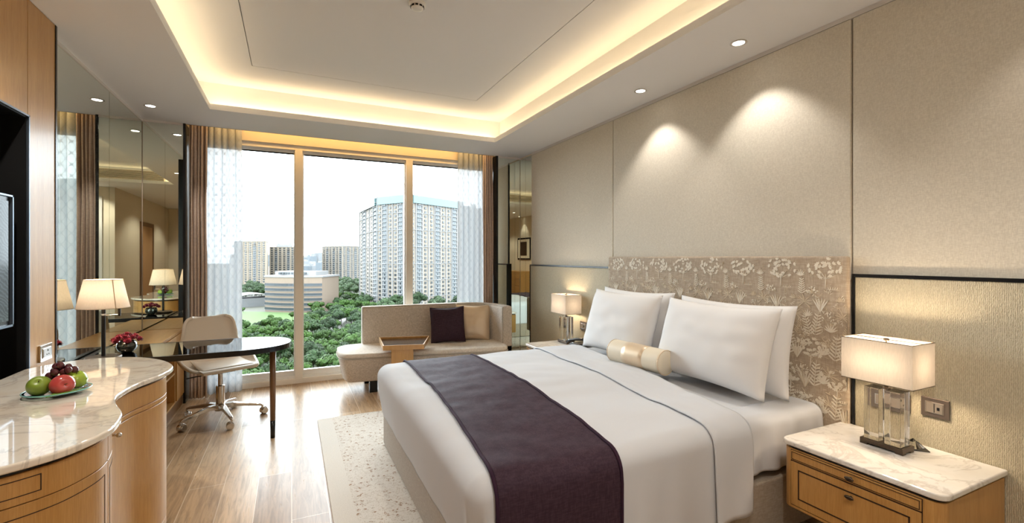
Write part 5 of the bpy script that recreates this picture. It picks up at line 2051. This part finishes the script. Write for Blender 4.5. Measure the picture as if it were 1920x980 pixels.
# ---- buildings
def put_windows(t, cells, w, h, mat, depth=0.12):
    """cells: list of (x, y, z, angle) ; the first hundred as parts, the rest as one part"""
    cells = sorted(cells, key=lambda c: -c[2])
    me = None
    for c in cells[:100]:
        if me is None:
            o = MB().box(-w / 2, w / 2, -depth, depth, -h / 2, h / 2)
            me_o = o.build('window', mat, None)
            me_o.parent = t
            me = me_o.data
            ob = me_o
        else:
            ob = bpy.data.objects.new('window', me)
            COL.objects.link(ob)
            ob.parent = t
        ob.location = (c[0] - t.location.x, c[1] - t.location.y, c[2] - t.location.z)
        ob.rotation_euler = (0, 0, c[3])
    if len(cells) > 100:
        mb = MB()
        for c in cells[100:]:
            mb.obox((c[0], c[1], c[2]), w, depth * 2, h, c[3])
        r = mb.build('window', mat, t)
        r['kind'] = 'stuff'


def tower(lab, foot, ztop, cols, floor_h, wall, group=None, teal=False, ww=1.5, wh=1.5, piers=True, z0=GZ, name='apartment_tower', recess=()):
    """foot: outline in room coordinates; cols: per visible edge (index, number of window columns)"""
    foot = list(foot)
    cxm = sum(p[0] for p in foot) / len(foot)
    cym = sum(p[1] for p in foot) / len(foot)
    t = thing(name, lab, 'building', (cxm, cym, z0), group)
    MB().prism(ccw(foot), z0, ztop).build('wall', M[wall], t)
    cells, pm, dm, tm, bm_ = [], MB(), MB(), MB(), MB()
    nf = int((ztop - z0) / floor_h)
    for (i, nc) in cols:
        a, b_ = Vector(foot[i]), Vector(foot[(i + 1) % len(foot)])
        d = b_ - a
        L = d.length
        ang = math.atan2(d.y, d.x)
        nrm = Vector((d.y, -d.x)).normalized()
        if nrm.dot(-a) < 0:
            nrm = -nrm
        for c in range(nc):
            p = a + d * ((c + 0.5) / nc)
            if recess and (c % recess[0]) == recess[1]:
                q = p + nrm * 0.2
                dm.obox((q.x, q.y, (z0 + ztop) / 2 - 2), L / nc * 0.62, 0.5, ztop - z0 - 8, ang)
            for f_ in range(nf):
                z = ztop - (f_ + 0.7) * floor_h
                q = p + nrm * 0.35
                cells.append((q.x, q.y, z, ang))
                if recess and (c % recess[0]) == recess[1]:
                    bm_.obox((q.x + nrm.x * 0.4, q.y + nrm.y * 0.4, z - wh * 0.75), L / nc * 0.66, 1.3, 0.35, ang)
        if piers:
            for c in range(nc + 1):
                p = a + d * (c / nc) + nrm * 0.25
                pm.obox((p.x, p.y, (z0 + ztop) / 2), 0.7, 0.9, ztop - z0, ang)
        for f_ in range(0, nf, 4):
            p = a + d * 0.5 + nrm * 0.2
            pm.obox((p.x, p.y, ztop - f_ * floor_h), L, 0.7, 0.35, ang)
        if teal:
            p = a + d * 0.5 + nrm * 0.8
            tm.obox((p.x, p.y, ztop - 2.6), L * 0.9, 1.5, 5.0, ang)
    put_windows(t, cells, ww, wh, M['t_glass'])
    if dm.v:
        dm.build('recess', M['t_dark'], t)
    if bm_.v:
        bm_.build('balcony_slabs', M['t_white'], t)
    pm.build('piers', M[wall if not teal else 't_white'], t)
    if teal:
        tm.build('glazed_crown', M['t_teal'], t)
    r = MB()
    ins = [(cxm + (x - cxm) * 0.55, cym + (y - cym) * 0.55) for x, y in foot]
    r.prism(ccw(ins), ztop, ztop + floor_h * 1.3)
    r.prism(ccw([(cxm + (x - cxm) * 1.02, cym + (y - cym) * 1.02) for x, y in foot]), ztop, ztop + 0.6)
    for k in range(3):
        p = Vector(foot[k % len(foot)]) * 0.4 + Vector((cxm, cym)) * 0.6
        r.box(p.x - 2, p.x + 2, p.y - 2, p.y + 2, ztop, ztop + floor_h * (1.9 + 0.3 * k))
    r.build('roof_plant', M['t_white'], t)
    return t


# the big tower: three faces towards the room
F = [spot(U(675), 381), spot(U(708), 322), spot(U(767), 306), spot(U(866), 350), spot(U(866), 395), spot(U(700), 420)]
tower('large pale apartment tower with teal glazed top floors, seen through two window panes', F, 43.0, [(0, 5), (1, 6), (2, 9)], 2.85, 't_wall', None, True, 1.6, 1.5, True, recess=(3, 1))
F2 = [spot(U(846), 430), spot(U(905), 445), spot(U(905), 500), spot(U(846), 500)]
tower('grey apartment tower behind the large pale tower, beside the right sheer curtain', F2, 48.0, [(0, 5)], 2.85, 't_grey', None, False, 2.0, 1.4, True)
F3 = [spot(U(440), 600), spot(U(499), 590), spot(U(503), 640), spot(U(444), 650)]
tower('tan apartment tower seen beside the left sheer curtain', F3, 22.0, [(0, 7)], 2.9, 't_tan', 'far apartment towers', False, 2.6, 1.6, True, recess=(3, 1))
F4 = [spot(U(506), 640), spot(U(560), 645), spot(U(560), 700), spot(U(506), 700)]
tower('tan apartment tower partly behind the left window mullion', F4, 16.0, [(0, 7)], 2.9, 't_tan', 'far apartment towers', False, 2.6, 1.6, True, recess=(3, 1))
F5 = [spot(U(605), 690), spot(U(642), 660), spot(U(676), 690), spot(U(676), 740), spot(U(605), 740)]
tower('pale apartment block standing just left of the large tower, behind trees', F5, 17.5, [(0, 6), (1, 5)], 2.9, 't_wall', None, False, 3.0, 1.7, True, recess=(2, 1))

# curved office block
oc_n = 14
d0 = 292
ctr = Vector(spot(U(549), d0 + 60))
pts = []
aL, aR = Vector(spot(U(497), d0 + 4)), Vector(spot(U(604), d0))
mid = (aL + aR) / 2
dirv = (aR - aL)
nrm = Vector((dirv.y, -dirv.x)).normalized()
if nrm.dot(-mid) < 0:
    nrm = -nrm
for i in range(oc_n + 1):
    t_ = i / oc_n
    p = aL + dirv * t_ + nrm * 5.0 * math.sin(PI * t_)
    pts.append((p.x, p.y))
bk1, bk2 = aR - nrm * 22, aL - nrm * 22
foot = pts + [(bk1.x, bk1.y), (bk2.x, bk2.y)]
ZO = -11.0
ob = thing('office_block', 'low curved pink stone office block beyond the green field', 'building', (mid.x, mid.y, GZ))
MB().prism(ccw(foot), GZ, ZO).build('wall', M['t_pink'], ob)
cells = []
bands = MB()
for i in range(oc_n):
    a, b_ = Vector(pts[i]), Vector(pts[i + 1])
    d = b_ - a
    ang = math.atan2(d.y, d.x)
    for f_ in range(6):
        z = ZO - 4.6 - 3.05 * f_
        for k in range(3):
            p = a + d * ((k + 0.5) / 3) + nrm * 0.1
            cells.append((p.x, p.y, z, ang))
        p = a + d * 0.5 + nrm * 0.25
        bands.obox((p.x, p.y, z - 0.95), d.length * 1.02, 0.7, 0.14, ang)
put_windows(ob, cells, 1.05, 1.5, M['t_glass'], 0.25)
bands.build('sill_bands', M['t_white'], ob)
cx2 = (mid - nrm * 8)
MB().prism(ccw([(cx2.x + (x - cx2.x) * 1.03, cx2.y + (y - cx2.y) * 1.03) for x, y in foot]), ZO, ZO + 1.0).prism(ccw([(cx2.x + (x - cx2.x) * 0.72, cx2.y + (y - cx2.y) * 0.72) for x, y in foot]), ZO + 1.0, ZO + 3.6).build('roof', M['t_white'], ob)
ag = MB()
for k in range(9):
    p = aL + dirv * (0.28 + 0.055 * k) + nrm * 1.0
    ag.obox((p.x, p.y, ZO + 2.4), 1.5, 0.8, 1.2, math.atan2(dirv.y, dirv.x))
ag.build('roof_windows', M['t_glass'], ob)

sx_, sy_ = spot(U(470), 330)
sh_ = thing('shed', 'long shed with a curved pale metal roof left of the office block', 'building', (sx_, sy_, GZ))
MB().obox((sx_, sy_, GZ + 3), 30, 18, 6, 0.35).build('wall', M['t_grey'], sh_)
rm = MB()
def rf(u, v):
    x, y = (u - 0.5) * 32, (v - 0.5) * 20
    z = GZ + 6 + 3.0 * math.sin(PI * u)
    return (sx_ + x * math.cos(0.35) - y * math.sin(0.35), sy_ + x * math.sin(0.35) + y * math.cos(0.35), z)
rm.grid(rf, 16, 2)
rm.build('roof', M['t_white'], sh_, solid=0.3)

# far low city between the towers
rc = random.Random(21)
placed_b = []
for k in range(90):
    px = rc.uniform(566, 612) if k < 30 else rc.uniform(430, 880)
    d = rc.uniform(900, 2600) if k < 30 else rc.uniform(1800, 2800)
    pxk = px
    x, y = spot(U(px), d)
    w = rc.uniform(14, 30) * (d / 1500)
    if any(math.dist((x, y), q[:2]) < (w + q[2]) * 0.75 for q in placed_b):
        continue
    placed_b.append((x, y, w))
    h = rc.uniform(14, 26) if d < 1500 else rc.uniform(30, 52)
    pale = rc.random() < 0.6
    where = 'beyond the office block in the middle pane' if k < 30 or 566 < pxk < 612 else ('seen through the left pane' if pxk < 566 else 'near the large tower')
    far = 'low' if d < 1500 else 'tall'
    look = '%s %s distant building %s' % ('pale' if pale else 'bluish', far, where)
    t = thing('distant_building', look, 'building', (x, y, GZ), look.replace('building', 'buildings'))
    MB().obox((x, y, GZ + h / 2), w, w, h, rc.uniform(0, 1)).build('wall', M['t_far' if pale else 't_farb'], t)
    MB().obox((x, y, GZ + h + 1.5), w * 0.5, w * 0.4, 3, 0.4).build('roof', M['t_white'], t)

# ---- trees
def tree_proto(seed, mat, R_, H):
    rnd = random.Random(seed)
    fol = MB()
    lumps = []
    for k in range(12):
        a, r = rnd.uniform(0, 2 * PI), rnd.uniform(0.1, 0.75) * R_
        lumps.append((r * math.cos(a), r * math.sin(a), H * rnd.uniform(0.50, 0.86), rnd.uniform(0.30, 0.50) * R_))
    lumps.append((0, 0, H * 0.85, 0.42 * R_))
    for (x, y, z, r) in lumps:
        # inner mass
        fol.ball((x, y, z), r * 0.80, 8, 5, 1, 1, 0.75)
        for i in range(110):
            v = Vector((rnd.gauss(0, 1), rnd.gauss(0, 1), rnd.gauss(0.25, 1))).normalized()
            c = Vector((x, y, z)) + Vector((v.x, v.y, v.z * 0.75)) * r * rnd.uniform(0.82, 1.12)
            e1 = v.cross(Vector((rnd.random(), rnd.random(), rnd.random() + 0.1))).normalized()
            e2 = (v.cross(e1) + v * rnd.uniform(-0.6, 0.6)).normalized()
            s = rnd.uniform(0.22, 0.5) * R_ / 4.0
            fol.add([c - e1 * s, c + e2 * s * 0.7, c + e1 * s, c - e2 * s * 0.7], [(0, 1, 2, 3)])
    t = thing('tree', 'x', 'tree', (0, 0, 0))
    fo = fol.build('crown', mat, t)
    MB().tube((0, 0, 0), (0, 0, H * 0.6), 0.22, 0.12, 8).build('trunk', M['bark'], t)
    return t


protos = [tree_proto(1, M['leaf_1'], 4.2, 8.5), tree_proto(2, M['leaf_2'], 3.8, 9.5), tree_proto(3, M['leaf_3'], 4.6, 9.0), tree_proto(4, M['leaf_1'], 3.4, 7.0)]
used = [False] * 4
rt = random.Random(77)


placed_t = []
keep_off = [(mid.x, mid.y, 26), (sx_, sy_, 20)]


def plant(px, d, kind, lab, grp, s=1.0, gap=5.2):
    x, y = spot(U(px), d)
    k = s * rt.uniform(0.8, 1.2)
    if any(math.dist((x, y), q[:2]) < gap * 0.5 * (k + q[2]) for q in placed_t):
        return
    if any(math.dist((x, y), q[:2]) < q[2] for q in keep_off):
        return
    placed_t.append((x, y, k))
    src = protos[kind]
    t = src if not used[kind] else copy_tree(src)
    used[kind] = True
    t.location = (x, y, GZ)
    t.rotation_euler = (0, 0, rt.uniform(0, 6.28))
    t.scale = (k, k, k * rt.uniform(0.85, 1.1))
    look = ('spreading bright green', 'dark green', 'hazy blue-green', 'small bright green')[kind]
    tag(t, look + ' ' + lab, 'tree', look + ' ' + grp)


# foreground wood below the window
for i in range(420):
    d = rt.uniform(105, 215)
    px = rt.uniform(440, 700)
    if px < 560 and d > 200:
        d = rt.uniform(110, 196)
    if 560 < px < 600 and rt.random() < 0.3:
        continue
    pane = 'left' if px < 560 else 'middle'
    row = 'lowest rows' if d < 140 else ('middle rows' if d < 175 else 'upper rows')
    plant(px, d, rt.choice((0, 0, 1, 3)), 'tree of the wood in the %s pane, %s' % (pane, row), 'trees of the wood, %s pane, %s' % (pane, row))
for i in range(60):
    plant(rt.uniform(585, 705), rt.uniform(222, 300), rt.choice((0, 1, 3)), 'tree of the belt between the lane and the large tower', 'trees by the lane')
for i in range(50):
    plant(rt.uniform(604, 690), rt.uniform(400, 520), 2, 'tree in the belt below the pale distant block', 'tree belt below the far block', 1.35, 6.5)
for i in range(60):
    plant(rt.uniform(604, 690), rt.uniform(310, 395), rt.choice((0, 2, 3)), 'bush on the rough land left of the large tower', 'bushes on the rough land', 0.75)
for i in range(30):
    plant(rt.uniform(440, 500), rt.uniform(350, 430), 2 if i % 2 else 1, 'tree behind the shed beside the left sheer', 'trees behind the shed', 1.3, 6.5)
for i in range(30):
    plant(rt.uniform(715, 880), rt.uniform(262, 292), rt.choice((1, 2)), 'tree at the foot of the large tower', 'trees at the tower foot', 1.25, 6.0)
for i in range(10):
    plant(rt.uniform(440, 590), rt.uniform(226, 290), 3, 'tree standing alone around the green field', 'trees by the field', 0.5)
for i in range(60):
    plant(rt.uniform(180, 445), rt.uniform(115, 190), rt.choice((0, 1, 3)), 'tree of the wood behind the left sheer curtain', 'trees behind the left sheer')
